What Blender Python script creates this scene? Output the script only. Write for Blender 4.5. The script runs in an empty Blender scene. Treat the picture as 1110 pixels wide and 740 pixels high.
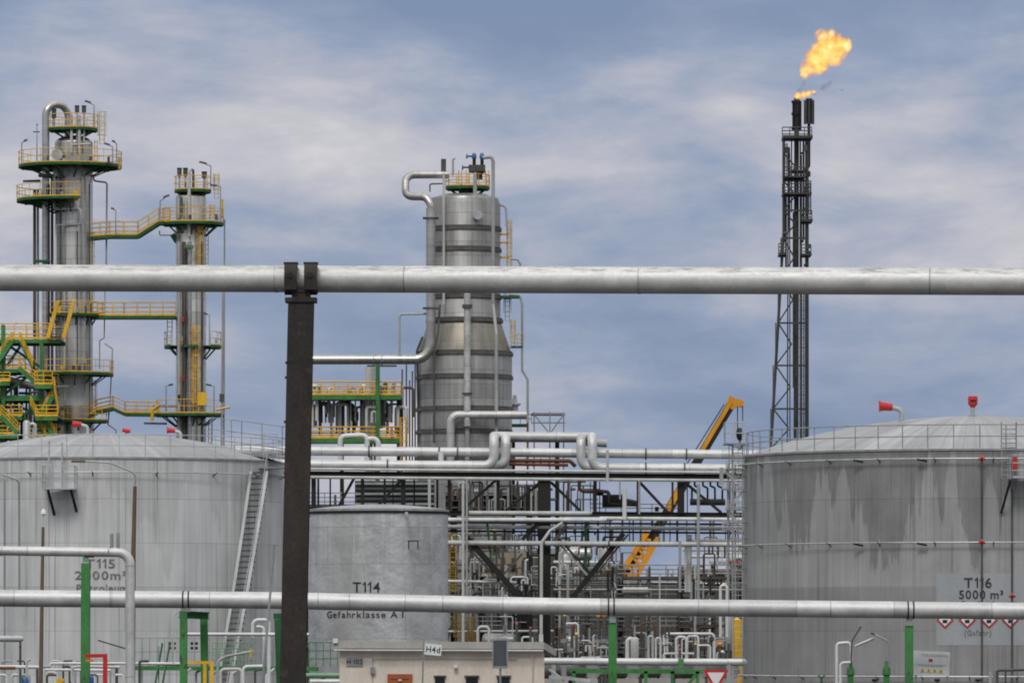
import bpy, math, random
from mathutils import Vector, Matrix
random.seed(7)
R_ = math.radians
F, HZ, EYE = 6000.0, 692.0, 4.0          # focal length in photo pixels, horizon row, eye height
scene = bpy.context.scene
col = scene.collection

def V(px, py, Y):
    return Vector(((px - 555) * Y / F, Y, EYE + (HZ - py) * Y / F))
def X(px, Y): return (px - 555) * Y / F
def Z(py, Y): return EYE + (HZ - py) * Y / F
def S(Y): return Y / F

# ------------------------------------------------------------------ mesh builder
class MB:
    def __init__(s): s.v = []; s.f = []; s.uv = []
    def face(s, idx, uv=None):
        s.f.append(tuple(idx)); s.uv.append(uv if uv else [(0, 0)] * len(idx))
    def quadgrid(s, rows, closed=False):
        """rows: list of lists of (Vector, (u,v))"""
        base = len(s.v); n = len(rows[0])
        for r in rows:
            for p, _ in r: s.v.append(Vector(p))
        for i in range(len(rows) - 1):
            for j in range(n - 1):
                a = base + i * n + j
                s.face((a, a + 1, a + n + 1, a + n), [rows[i][j][1], rows[i][j + 1][1], rows[i + 1][j + 1][1], rows[i + 1][j][1]])
    def box(s, c, d, rz=0.0, M=None):
        c = Vector(c); hx, hy, hz = d[0] / 2, d[1] / 2, d[2] / 2
        if M is None: M = Matrix.Rotation(rz, 3, 'Z')
        b = len(s.v)
        for z in (-hz, hz):
            for x, y in ((-hx, -hy), (hx, -hy), (hx, hy), (-hx, hy)):
                s.v.append(c + M @ Vector((x, y, z)))
        for q in ((0, 3, 2, 1), (4, 5, 6, 7), (0, 1, 5, 4), (1, 2, 6, 5), (2, 3, 7, 6), (3, 0, 4, 7)):
            ps = [s.v[b + k] for k in q]
            u = (ps[1] - ps[0]).length; w = (ps[2] - ps[1]).length
            s.face([b + k for k in q], [(0, 0), (u, 0), (u, w), (0, w)])
        return s
    def bar(s, p, q, w, h=None):
        p = Vector(p); q = Vector(q); d = q - p; L = d.length
        if L < 1e-6: return s
        h = h or w
        x = d / L
        up = Vector((0, 0, 1)) if abs(x.z) < .9 else Vector((0, 1, 0))
        y = up.cross(x).normalized(); z = x.cross(y)
        M = Matrix((x, y, z)).transposed()
        return s.box((p + q) / 2, (L, w, h), M=M)
    def ibeam(s, p, q, w, h, t=None):
        """I-section between p and q: flanges face -Y/+Y for an upright, top/bottom for a level one"""
        p = Vector(p); q = Vector(q); d = q - p; L = d.length; t = t or w * .12
        x = d / L
        up = Vector((0, 0, 1)) if abs(x.z) < .9 else Vector((0, 1, 0))
        y = up.cross(x).normalized(); z = x.cross(y)
        M = Matrix((x, y, z)).transposed(); c = (p + q) / 2
        s.box(c + z * (h / 2 - t / 2), (L, w, t), M=M); s.box(c - z * (h / 2 - t / 2), (L, w, t), M=M)
        s.box(c, (L, t, h - 2 * t), M=M)
        return s
    def tube(s, pts, r, seg=12, bend=0.0, caps=True, nb=6):
        pts = [Vector(p) for p in pts]
        if bend > 0 and len(pts) > 2:
            out = [pts[0]]
            for i in range(1, len(pts) - 1):
                a, b, c = pts[i - 1], pts[i], pts[i + 1]
                u = a - b; w = c - b
                lu, lw = u.length, w.length
                if lu < 1e-6 or lw < 1e-6: continue
                u /= lu; w /= lw
                ang = math.acos(max(-1, min(1, u.dot(w))))
                if ang > math.pi - .02: out.append(b); continue
                half = ang / 2
                t = min(bend / math.tan(half), lu * .49, lw * .49)
                rr = t * math.tan(half)
                cen = b + (u + w).normalized() * (rr / math.sin(half))
                p0 = b + u * t; p1 = b + w * t
                v0 = p0 - cen; v1 = p1 - cen
                tot = v0.angle(v1)
                ax = v0.cross(v1)
                if ax.length < 1e-9: out.append(b); continue
                ax.normalize()
                for k in range(nb + 1):
                    out.append(cen + Matrix.Rotation(tot * k / nb, 3, ax) @ v0)
            out.append(pts[-1]); pts = out
        n = len(pts)
        tang = []
        for i in range(n):
            if i == 0: d = pts[1] - pts[0]
            elif i == n - 1: d = pts[-1] - pts[-2]
            else: d = (pts[i + 1] - pts[i]).normalized() + (pts[i] - pts[i - 1]).normalized()
            tang.append(d.normalized() if d.length > 1e-9 else Vector((0, 0, 1)))
        ref = Vector((0, 0, 1)) if abs(tang[0].z) < .9 else Vector((0, 1, 0))
        nrm = (ref - tang[0] * ref.dot(tang[0])).normalized()
        rows = []; L = 0
        for i in range(n):
            if i:
                L += (pts[i] - pts[i - 1]).length
                nrm = nrm - tang[i] * nrm.dot(tang[i])
                nrm.normalize()
            bi = tang[i].cross(nrm)
            rad = r[i] if isinstance(r, (list, tuple)) and len(r) == n else (r if not isinstance(r, (list, tuple)) else r[0])
            row = []
            for k in range(seg + 1):
                a = 2 * math.pi * k / seg
                row.append((pts[i] + (nrm * math.cos(a) + bi * math.sin(a)) * rad, (L, k / seg)))
            rows.append(row)
        base = len(s.v)
        for row in rows:
            for p, _ in row[:-1]: s.v.append(p)
        for i in range(n - 1):
            for k in range(seg):
                a = base + i * seg + k; b = base + i * seg + (k + 1) % seg
                s.face((a, b, b + seg, a + seg), [rows[i][k][1], rows[i][k + 1][1], rows[i + 1][k + 1][1], rows[i + 1][k][1]])
        if caps:
            s.face([base + k for k in range(seg)][::-1]); s.face([base + (n - 1) * seg + k for k in range(seg)])
        return s
    def cyl(s, p, q, r, r2=None, seg=14):
        return s.tube([p, q], [r, r if r2 is None else r2], seg)
    def lathe(s, c, prof, seg=48, a0=0.0, a1=360.0):
        """prof: (radius, z) bottom to top, outside facing out; c: (x, y). u is arc length from the camera-facing line, v is z"""
        cx, cy = c[0], c[1]
        full = abs(a1 - a0 - 360) < 1e-6
        rmax = max(p[0] for p in prof)
        rows = []
        for r, z in prof:
            row = []
            for k in range(seg + 1):
                a = R_(a0 + (a1 - a0) * k / seg + 90)
                row.append((Vector((cx + r * math.cos(a), cy + r * math.sin(a), z)), ((a - R_(270)) * rmax, z)))
            rows.append(row)
        base = len(s.v); m = seg if full else seg + 1
        for row in rows:
            for p, _ in row[:m]: s.v.append(p)
        for i in range(len(rows) - 1):
            for k in range(seg):
                a = base + i * m + k; b = base + i * m + ((k + 1) % m if full else k + 1)
                s.face((a, b, b + m, a + m), [rows[i][k][1], rows[i][k + 1][1], rows[i + 1][k + 1][1], rows[i + 1][k][1]])
        return s
    def sector(s, c, ri, ro, z0, z1, a0, a1, seg=None):
        """annular slab; angles: 0 right, 90 away, 180 left, 270 towards the camera"""
        seg = seg or max(6, int(abs(a1 - a0) / 9))
        full = abs(a1 - a0 - 360) < 1e-6
        rows = []
        for rr, zz in ((ri, z0), (ro, z0), (ro, z1), (ri, z1), (ri, z0)):
            row = []
            for k in range(seg + 1):
                a = R_(a0 + (a1 - a0) * k / seg)
                row.append((Vector((c[0] + rr * math.cos(a), c[1] + rr * math.sin(a), zz)), (a * rr, zz)))
            rows.append(row)
        s.quadgrid(rows)
        if not full:
            b = len(s.v)
            for k in (0, seg):
                for i in range(4): s.v.append(rows[i][k][0])
            s.face((b + 3, b + 2, b + 1, b)); s.face((b + 4, b + 5, b + 6, b + 7))
        return s
    def sphere(s, c, r, seg=12, rings=8, sc=(1, 1, 1)):
        c = Vector(c); rows = []
        for i in range(rings + 1):
            t = -math.pi / 2 + math.pi * i / rings
            rows.append([(c + Vector((r * sc[0] * math.cos(t) * math.cos(2 * math.pi * k / seg), r * sc[1] * math.cos(t) * math.sin(2 * math.pi * k / seg), r * sc[2] * math.sin(t))), (k / seg, i / rings)) for k in range(seg + 1)])
        s.quadgrid(rows); return s
    def prism(s, poly, dvec):
        """closed polygon (list of Vectors) swept by dvec"""
        b = len(s.v); n = len(poly); d = Vector(dvec)
        for p in poly: s.v.append(Vector(p))
        for p in poly: s.v.append(Vector(p) + d)
        s.face(list(range(b, b + n))); s.face([b + n + k for k in range(n)][::-1])
        for k in range(n):
            s.face((b + (k + 1) % n, b + k, b + n + k, b + n + (k + 1) % n))
        return s

ORG = {}
def empty(name, loc):
    o = bpy.data.objects.new(name, None); col.objects.link(o)
    o.location = loc; o.empty_display_size = .5; ORG[o.name] = Vector(loc)
    return o
def thing(name, label, cat, loc, group=None):
    o = empty(name, loc); o['label'] = label; o['category'] = cat
    if group: o['group'] = group
    return o
def mesh_from(mb, name, org, sharp=38):
    me = bpy.data.meshes.new(name)
    me.from_pydata([tuple(v - org) for v in mb.v], [], mb.f)
    uvl = me.uv_layers.new(name='UVMap')
    flat = []
    for uv in mb.uv:
        for a in uv: flat.extend(a)
    uvl.data.foreach_set('uv', flat)
    me.validate(); me.shade_smooth(); me.set_sharp_from_angle(angle=R_(sharp))
    return me
def part(mb, name, mat, parent, label=None):
    org = ORG[parent.name]
    o = bpy.data.objects.new(name, mesh_from(mb, name, org)); col.objects.link(o)
    o.data.materials.append(mat); o.parent = parent; ORG[o.name] = org
    if label: o['label'] = label
    return o
def solo(mb, name, mat, label, cat, group=None, kind=None):
    xs = [v.x for v in mb.v]; ys = [v.y for v in mb.v]; zs = [v.z for v in mb.v]
    org = Vector(((min(xs) + max(xs)) / 2, (min(ys) + max(ys)) / 2, min(zs)))
    o = bpy.data.objects.new(name, mesh_from(mb, name, org)); col.objects.link(o)
    o.location = org; o.data.materials.append(mat); ORG[o.name] = org
    if label: o['label'] = label; o['category'] = cat
    if group: o['group'] = group
    if kind: o['kind'] = kind
    return o
def copy_tree(o, parent=None):
    c = o.copy(); col.objects.link(c)
    if parent: c.parent = parent
    for ch in list(o.children): copy_tree(ch, c)
    return c

def glyph_polys(body, cap):
    """flat lettering centred on the origin: (verts (x, y), faces)"""
    cu = bpy.data.curves.new('lettering_curve', 'FONT'); cu.body = body; cu.size = cap / .73
    cu.align_x = 'LEFT'; cu.resolution_u = 3; cu.offset = cap * .018
    o = bpy.data.objects.new('lettering_tmp', cu); col.objects.link(o)
    bpy.context.view_layer.update()
    dg = bpy.context.evaluated_depsgraph_get()
    me = bpy.data.meshes.new_from_object(o.evaluated_get(dg))
    vs = [(v.co.x, v.co.y) for v in me.vertices]; fs = [tuple(p.vertices) for p in me.polygons]
    bpy.data.objects.remove(o); bpy.data.curves.remove(cu); bpy.data.meshes.remove(me)
    return vs, fs
GL = {}
def text_polys(body, cap):
    """lettering set glyph by glyph, centred; the figure 1 gets a proper flag"""
    vs, fs, x = [], [], 0.0
    for ch in body:
        if ch == ' ': x += .42; continue
        if ch not in GL:
            if ch == '1': GL[ch] = ([(.22, 0), (.36, 0), (.36, 1), (.25, 1), (.22, .93), (.04, .78), (.04, .64), (.22, .76)], [(0, 1, 2, 3, 4, 7), (4, 5, 6, 7)])
            else: GL[ch] = glyph_polys(ch, 1.0)
        gv, gf = GL[ch]; lo = min(p[0] for p in gv); hi = max(p[0] for p in gv); b = len(vs)
        vs += [(p[0] - lo + x, p[1]) for p in gv]; fs += [tuple(k + b for k in f) for f in gf]
        x += hi - lo + .17
    w = x - .17
    return [((p[0] - w / 2) * cap, p[1] * cap) for p in vs], fs
def add_text_cyl(mb, body, cap, c, R, ang, z, squeeze=1.0):
    vs, fs = text_polys(body, cap); b = len(mb.v)
    for x, y in vs:
        a = R_(270 + ang) + x * squeeze / R
        mb.v.append(Vector((c[0] + R * math.cos(a), c[1] + R * math.sin(a), z + y)))
    for f in fs: mb.face([b + k for k in f])
def add_text_flat(mb, body, cap, org, ux, uz, squeeze=1.0):
    vs, fs = text_polys(body, cap); b = len(mb.v)
    for x, y in vs: mb.v.append(Vector(org) + Vector(ux) * x * squeeze + Vector(uz) * y)
    for f in fs: mb.face([b + k for k in f])

# ------------------------------------------------------------------ materials
class NT:
    def __init__(s, m):
        m.use_nodes = True; s.m = m; s.t = m.node_tree; s.t.nodes.clear()
    def node(s, typ, ins=None, **props):
        n = s.t.nodes.new(typ)
        for k, v in props.items(): setattr(n, k, v)
        if ins:
            for k, v in ins.items(): s.put(n.inputs[k], v)
        return n
    def put(s, sock, v):
        if isinstance(v, bpy.types.NodeSocket): s.t.links.new(v, sock)
        elif isinstance(v, (tuple, list)) and sock.type == 'RGBA' and len(v) == 3: sock.default_value = (*v, 1)
        else: sock.default_value = v
    def m2(s, op, a, b=0.0, c=0.0, clamp=False):
        n = s.node('ShaderNodeMath', operation=op, use_clamp=clamp)
        s.put(n.inputs[0], a); s.put(n.inputs[1], b); s.put(n.inputs[2], c)
        return n.outputs[0]
    def ss(s, x, a, b, lo=0.0, hi=1.0):
        n = s.node('ShaderNodeMapRange', interpolation_type='SMOOTHSTEP')
        for k, v in zip((0, 1, 2, 3, 4), (x, a, b, lo, hi)): s.put(n.inputs[k], v)
        return n.outputs[0]
    def mr(s, x, a, b, lo, hi):
        n = s.node('ShaderNodeMapRange')
        for k, v in zip((0, 1, 2, 3, 4), (x, a, b, lo, hi)): s.put(n.inputs[k], v)
        return n.outputs[0]
    def mix(s, f, a, b, blend='MIX'):
        n = s.node('ShaderNodeMix', data_type='RGBA', blend_type=blend)
        s.put(n.inputs[0], f); s.put(n.inputs[6], a); s.put(n.inputs[7], b)
        return n.outputs[2]
    def scale(s, colr, f):
        """colour times a scalar"""
        n = s.node('ShaderNodeVectorMath', operation='SCALE'); s.put(n.inputs[0], colr); s.put(n.inputs[3], f)
        return n.outputs[0]
    def comb(s, x, y, z):
        return s.node('ShaderNodeCombineXYZ', {0: x, 1: y, 2: z}).outputs[0]
    def noise(s, vec, sc, det=3.0, ro=.5, dist=0.0):
        n = s.node('ShaderNodeTexNoise', {'Scale': sc, 'Detail': det, 'Roughness': ro, 'Distortion': dist})
        s.put(n.inputs['Vector'], vec)
        return n.outputs['Fac']
    def white(s, vec):
        n = s.node('ShaderNodeTexWhiteNoise', noise_dimensions='3D'); s.put(n.inputs['Vector'], vec); return n.outputs['Value']
    def uv(s):
        n = s.node('ShaderNodeSeparateXYZ', {0: s.node('ShaderNodeTexCoord').outputs['UV']})
        return n.outputs[0], n.outputs[1]
    def obj(s):
        o = s.node('ShaderNodeTexCoord').outputs['Object']
        n = s.node('ShaderNodeSeparateXYZ', {0: o}); return o, n.outputs[0], n.outputs[1], n.outputs[2]
    def finish(s, colr, rough, metal=0.0, bump=None, bstr=.2, spec=.5):
        b = s.node('ShaderNodeBsdfPrincipled')
        s.put(b.inputs['Base Color'], colr); s.put(b.inputs['Roughness'], rough); s.put(b.inputs['Metallic'], metal)
        b.inputs['Specular IOR Level'].default_value = spec
        if bump is not None:
            bn = s.node('ShaderNodeBump', {'Strength': min(bstr, .6), 'Distance': .02 if bstr < .5 else .22, 'Height': bump})
            s.put(b.inputs['Normal'], bn.outputs[0])
        o = s.node('ShaderNodeOutputMaterial'); s.t.links.new(b.outputs[0], o.inputs[0])
        return s.m
def newm(name): return NT(bpy.data.materials.new(name))

def paint(name, c, rough=.5, var=.22, sc=1.2, rust=0.0, metal=0.0, rustc=(.16, .07, .03), spec=.4):
    n = newm(name); o, x, y, z = n.obj()
    a = n.noise(n.comb(x, y, n.m2('MULTIPLY', z, .35)), sc, 4, .6)
    fine = n.noise(o, sc * 9, 2, .5)
    k = n.m2('MULTIPLY', n.mr(a, .3, .7, 1 - var, 1 + var), n.mr(fine, .3, .7, 1 - var * .4, 1 + var * .4))
    colr = n.scale(n.node('ShaderNodeRGB').outputs[0], k)
    n.t.nodes[[q.name for q in n.t.nodes if q.type == 'RGB'][0]].outputs[0].default_value = (*c, 1)
    if rust > 0:
        msk = n.ss(n.noise(n.comb(x, y, n.m2('MULTIPLY', z, .5)), sc * 2.3, 6, .65), .62 - rust * .25, .72 - rust * .2)
        colr = n.mix(msk, colr, rustc)
    return n.finish(colr, n.mr(a, .3, .7, rough - .08, rough + .1), metal, fine, .08, spec)

def cladding(name, c, rough=.38, metal=.75, seam=1.0, dirt=.3, topdirt=0.0):
    """sheet-metal lagging on a pipe: u along it, v round it (0 is the top)"""
    n = newm(name); u, v = n.uv(); o, x, y, z = n.obj()
    seg = n.m2('FLOOR', n.m2('DIVIDE', u, seam))
    pv = n.white(n.comb(seg, 3.1, 7.7))
    fr = n.m2('FRACT', n.m2('DIVIDE', u, seam))
    line = n.m2('LESS_THAN', n.m2('ABSOLUTE', n.m2('SUBTRACT', fr, .5)), .5 - .012 / seam)
    nz = n.noise(o, 1.6, 5, .62); nf = n.noise(o, 14, 3, .6)
    k = n.m2('MULTIPLY', n.mr(pv, 0, 1, .9, 1.08), n.mr(nz, .3, .7, 1 - dirt, 1 + dirt * .35))
    k = n.m2('MULTIPLY', k, n.mr(line, 0, 1, .55, 1))
    k = n.m2('MULTIPLY', k, n.mr(nf, .3, .7, .92, 1.06))
    colr = n.scale(n.comb(*c), k)
    if topdirt > 0:      # bird lime, flaking and grime along the crown of the pipe
        crown = n.ss(n.m2('ABSOLUTE', n.m2('SUBTRACT', n.m2('FRACT', n.m2('ADD', v, .5)), .5)), .24, .09)
        fl = n.ss(n.noise(n.comb(n.m2('MULTIPLY', u, .8), n.m2('MULTIPLY', v, 9), 0), 2.6, 7, .72), .50, .58)
        colr = n.mix(n.m2('MULTIPLY', n.m2('MULTIPLY', fl, crown), topdirt), colr, (.13, .13, .12))
        sp = n.ss(n.noise(n.comb(n.m2('MULTIPLY', u, 1.0), n.m2('MULTIPLY', v, 3), 5), 1.1, 5, .6), .72, .8)
        colr = n.mix(n.m2('MULTIPLY', sp, topdirt * .7), colr, (.16, .15, .14))
    return n.finish(colr, n.mr(nz, .3, .7, rough - .06, rough + .12), metal, nf, .06)

def lagged(name, c, rough=.4, metal=.7, pu=1.0, pv=.95, dirt=.3, tint=(.30, .27, .2), tz=0, tw=1):
    """column cladding: sheets pv tall and pu wide"""
    n = newm(name); u, v = n.uv(); o, x, y, z = n.obj()
    row = n.m2('FLOOR', n.m2('DIVIDE', v, pv))
    uu = n.m2('ADD', n.m2('DIVIDE', u, pu), n.m2('MULTIPLY', n.m2('MODULO', row, 2.0), .5))
    cell = n.white(n.comb(n.m2('FLOOR', uu), row, 1.3))
    rowv = n.white(n.comb(row, 9.2, 4.4))
    fu = n.m2('ABSOLUTE', n.m2('SUBTRACT', n.m2('FRACT', uu), .5)); fv = n.m2('ABSOLUTE', n.m2('SUBTRACT', n.m2('FRACT', n.m2('DIVIDE', v, pv)), .5))
    line = n.m2('MAXIMUM', n.m2('GREATER_THAN', fu, .5 - .018 / pu), n.m2('GREATER_THAN', fv, .5 - .03 / pv))
    st = n.noise(n.comb(n.m2('MULTIPLY', u, 1.7), 0, n.m2('MULTIPLY', v, .07)), 1.5, 5, .65)
    bl = n.noise(n.comb(u, 4, v), .35, 4, .55)
    k = n.m2('MULTIPLY', n.mr(cell, 0, 1, .93, 1.06), n.mr(rowv, 0, 1, .86, 1.1))
    k = n.m2('MULTIPLY', k, n.mr(line, 0, 1, 1, .72))
    k = n.m2('MULTIPLY', k, n.mr(st, .3, .7, 1 - dirt, 1 + dirt * .4))
    k = n.m2('MULTIPLY', k, n.mr(bl, .3, .7, 1 - dirt * .7, 1 + dirt * .3))
    colr = n.scale(n.comb(*c), k)
    if tz:
        b = n.m2('MULTIPLY', n.ss(n.m2('ABSOLUTE', n.m2('SUBTRACT', v, tz)), tw, tw * .6), n.mr(st, .35, .6, .9, .35))
        colr = n.mix(b, colr, tint)
    return n.finish(colr, n.mr(cell, 0, 1, rough - .06, rough + .08), metal, bl, .05)

def tank_paint(name, c, top, drip=0.0, lines=0.0, mott=0.0, course=1.9, bands=None, rough=.5, seed=0.0, metal=.15, dent=.12, streak=1.0):
    n = newm(name); u, v = n.uv()
    row = n.m2('FLOOR', n.m2('DIVIDE', v, course))
    fv = n.m2('ABSOLUTE', n.m2('SUBTRACT', n.m2('FRACT', n.m2('DIVIDE', v, course)), .5))
    uu = n.m2('ADD', n.m2('DIVIDE', u, 6.1), n.m2('MULTIPLY', row, .37))
    fu = n.m2('ABSOLUTE', n.m2('SUBTRACT', n.m2('FRACT', uu), .5))
    line = n.m2('MAXIMUM', n.m2('GREATER_THAN', fv, .5 - .022 / course), n.m2('GREATER_THAN', fu, .4965))
    cell = n.white(n.comb(n.m2('FLOOR', uu), row, seed + 2.0))
    rowv = n.white(n.comb(row, 1.2, seed + 8.0))
    st = n.noise(n.comb(n.m2('MULTIPLY', u, 1.6), seed, n.m2('MULTIPLY', v, .05)), 1.3, 6, .68)
    st2 = n.noise(n.comb(n.m2('MULTIPLY', u, 7), seed + 3, n.m2('MULTIPLY', v, .12)), 1.0, 4, .6)
    bl = n.noise(n.comb(u, seed + 7, v), .55, 5, .6)
    k = n.m2('MULTIPLY', n.mr(cell, 0, 1, .965, 1.035), n.mr(rowv, 0, 1, .93, 1.06))
    k = n.m2('MULTIPLY', k, n.mr(line, 0, 1, 1, .78))
    k = n.m2('MULTIPLY', k, n.mr(st, .3, .7, 1 - .16 * streak, 1 + .09 * streak))
    k = n.m2('MULTIPLY', k, n.mr(st2, .3, .7, 1 - .05 * streak, 1 + .04 * streak))
    k = n.m2('MULTIPLY', k, n.mr(bl, .3, .7, 1 - mott, 1 + mott * .7))
    d = n.m2('SUBTRACT', top, v)
    if bands:
        for z0, z1, f in bands:
            b = n.m2('MULTIPLY', n.m2('GREATER_THAN', v, z0), n.m2('LESS_THAN', v, z1))
            k = n.m2('MULTIPLY', k, n.mr(b, 0, 1, 1, f))
    if drip > 0:
        ln = n.noise(n.comb(n.m2('MULTIPLY', u, .85), seed + 1.5, 0), 1.0, 3, .5)
        wob = n.noise(n.comb(n.m2('MULTIPLY', u, 2.2), seed, n.m2('MULTIPLY', v, .5)), 1.0, 4, .6)
        length = n.m2('ADD', n.mr(ln, .36, .66, -1.6, 6.4), n.mr(wob, .3, .7, -.7, .7))
        msk = n.ss(n.m2('SUBTRACT', length, d), 0, .55)
        msk = n.m2('MULTIPLY', msk, n.mr(wob, .3, .65, .65, 1))
        k = n.m2('MULTIPLY', k, n.mr(msk, 0, 1, 1, 1 - drip))
        # pale run-off tracks between the dark ones
        pal = n.ss(n.noise(n.comb(n.m2('MULTIPLY', u, 1.9), seed + 6, n.m2('MULTIPLY', v, .03)), 1.0, 3, .5), .58, .66)
        k = n.m2('MULTIPLY', k, n.mr(n.m2('MULTIPLY', pal, n.ss(d, 6, .5)), 0, 1, 1, 1.13))
    if lines > 0:
        w = n.noise(n.comb(n.m2('MULTIPLY', u, 2.1), seed + 2, n.m2('MULTIPLY', v, .015)), 1.0, 3, .5)
        ml = n.ss(n.m2('ABSOLUTE', n.m2('SUBTRACT', w, .5)), .018, .003)
        fade = n.noise(n.comb(n.m2('MULTIPLY', u, .7), seed + 5, n.m2('MULTIPLY', v, .12)), 1.0, 3, .5)
        k = n.m2('MULTIPLY', k, n.mr(n.m2('MULTIPLY', ml, n.ss(fade, .4, .6)), 0, 1, 1, 1 - lines))
    colr = n.scale(n.comb(*c), k)
    warm = n.ss(st2, .55, .75)
    colr = n.mix(n.m2('MULTIPLY', warm, .12), colr, (.30, .27, .23))
    ru = n.ss(n.noise(n.comb(n.m2('MULTIPLY', u, 1.3), seed + 9, n.m2('MULTIPLY', v, .3)), 1.6, 6, .7), .66, .76)
    colr = n.mix(n.m2('MULTIPLY', ru, .4), colr, (.17, .12, .08))      # rust runs and scuffs
    return n.finish(colr, n.mr(bl, .3, .7, rough - .08, rough + .1), metal, bl, dent)

M = {}
M['pipe_weathered'] = cladding('weathered_pipe', (.63, .625, .61), .54, .4, 9.0, .2, .6)
M['pipe_silver'] = cladding('silver_pipe', (.60, .60, .595), .52, .4, 3.0, .24)
M['pipe_clad'] = cladding('clad_pipe', (.55, .548, .54), .48, .45, 1.0, .28)
M['pipe_white'] = paint('white_pipe_paint', (.62, .63, .62), .42, .16, 1.2)
M['pipe_grey'] = paint('grey_pipe_paint', (.33, .34, .34), .45, .25, 1.2)
M['pipe_pale'] = paint('pale_pipe_paint', (.48, .48, .46), .45, .2, 1.2)
M['pipe_brown'] = paint('brown_pipe_paint', (.085, .068, .055), .6, .35, 1.2, .3, spec=.25)
M['pipe_rust'] = paint('rusty_pipe', (.19, .07, .035), .65, .3, 2.0, .5)
M['dark_steel'] = paint('dark_steel', (.022, .021, .020), .6, .3, .8, spec=.2)
M['post_steel'] = paint('weathered_brown_steel', (.034, .029, .026), .7, .4, 2.4, .2, 0, (.065, .045, .035), .25)
M['flare_steel'] = paint('sooty_flare_steel', (.05, .048, .044), .55, .35, .8)
M['black'] = paint('black_rubber', (.012, .012, .013), .5, .2)
M['grey_steel'] = paint('galvanised_steel', (.30, .31, .31), .45, .25, 1.5, 0, .3)
M['pale_steel'] = paint('pale_galvanised_steel', (.46, .47, .47), .42, .2, 1.5, 0, .3)
M['mid_steel'] = paint('dull_steel', (.085, .083, .08), .55, .35, 1.5, spec=.25)
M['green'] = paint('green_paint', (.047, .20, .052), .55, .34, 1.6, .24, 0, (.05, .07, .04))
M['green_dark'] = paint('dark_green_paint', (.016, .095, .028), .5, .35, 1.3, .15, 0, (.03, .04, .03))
M['green_pale'] = paint('pale_green_paint', (.16, .3, .18), .45, .25, 1.3, .0)
M['yellow'] = paint('yellow_paint', (.74, .43, .025), .42, .22, 1.2, .08)
M['yellow_pale'] = paint('faded_yellow_paint', (.6, .45, .17), .5, .2, 1.2, .0)
M['crane_yellow'] = paint('crane_yellow', (.64, .27, .012), .4, .15, 1.0)
M['red'] = paint('red_paint', (.5, .025, .025), .35, .15, 2.0)
M['orange'] = paint('orange_paint', (.62, .2, .02), .4, .15, 2.0)
M['rust_orange'] = paint('rusty_orange_door', (.36, .1, .03), .45, .12, 1.5)
M['blue'] = paint('blue_paint', (.04, .13, .34), .4, .15, 2.0)
M['brown_wood'] = paint('brown_mast', (.13, .095, .06), .6, .2, 2.0)
M['lettering'] = paint('black_lettering', (.03, .03, .033), .6, .25, 3.0, .22, 0, (.16, .16, .16))
M['lettering_grey'] = paint('faded_lettering', (.15, .15, .155), .6, .25, 3.0, .35, 0, (.28, .28, .28))
M['sign_white'] = paint('sign_white', (.72, .73, .73), .4, .06, 3.0)
M['sign_grey'] = paint('sign_grey', (.3, .31, .3), .45, .1, 3.0)
M['sign_back'] = paint('sign_back', (.07, .08, .085), .4, .15, 3.0)
M['sign_yellow'] = paint('sign_yellow', (.7, .55, .03), .4, .06, 3.0)
M['panel_grey'] = paint('label_panel_grey', (.34, .355, .37), .45, .1, .8)
M['plaster'] = paint('beige_plaster', (.68, .60, .515), .8, .16, 1.1, .06, 0, (.5, .44, .38))
M['concrete'] = paint('roof_edge_concrete', (.38, .37, .34), .8, .16, 1.3)
M['yellow_dull'] = paint('dull_yellow_paint', (.38, .25, .04), .5, .35, 1.2, .3)
M['sand'] = paint('sand_housing_paint', (.3, .26, .18), .6, .25, 1.2)
M['glass'] = paint('dark_window_glass', (.015, .017, .02), .12, .1, 1.0)
M['roof_alu'] = lagged('tank_roof_sheets', (.37, .375, .385), .42, .25, 3.0, 9.0, .3)
M['t115'] = tank_paint('left_tank_paint', (.60, .602, .60), 13.4, .14, .4, .08, 2.2, None, .45, 3.0)
M['t114'] = tank_paint('small_tank_paint', (.62, .625, .63), 11.0, .12, .1, .13, 2.0, None, .36, 11.0, .4, 1.0, .35)
M['t116'] = tank_paint('right_tank_paint', (.325, .325, .32), 13.7, .38, .26, .1, 2.2, [(6.55, 11.0, 1.13), (0, 6.55, .95)], .5, 21.0)
M['column_alu'] = lagged('column_cladding', (.58, .565, .535), .32, .85, 2.2, .95, .35)
M['column_main'] = lagged('main_column_cladding', (.34, .338, .33), .44, .45, 1.35, .95, .38, (.22, .19, .13), Z(368, 370), 1.5)
M['ring_dark'] = paint('ring_dark', (.10, .095, .083), .55, .3, 1.0)
M['vessel'] = lagged('vessel_cladding', (.5, .5, .49), .4, .55, 1.2, .8, .3)

def ground_mat():
    n = newm('works_ground'); o, x, y, z = n.obj()
    a = n.noise(o, .05, 6, .6); b = n.noise(o, 2.0, 4, .6)
    c = n.mix(n.ss(a, .42, .6), (.03, .028, .026), (.06, .056, .05))
    c = n.scale(c, n.mr(b, .3, .7, .8, 1.2))
    return n.finish(c, .9, 0, b, .3)
M['ground'] = ground_mat()
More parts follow.
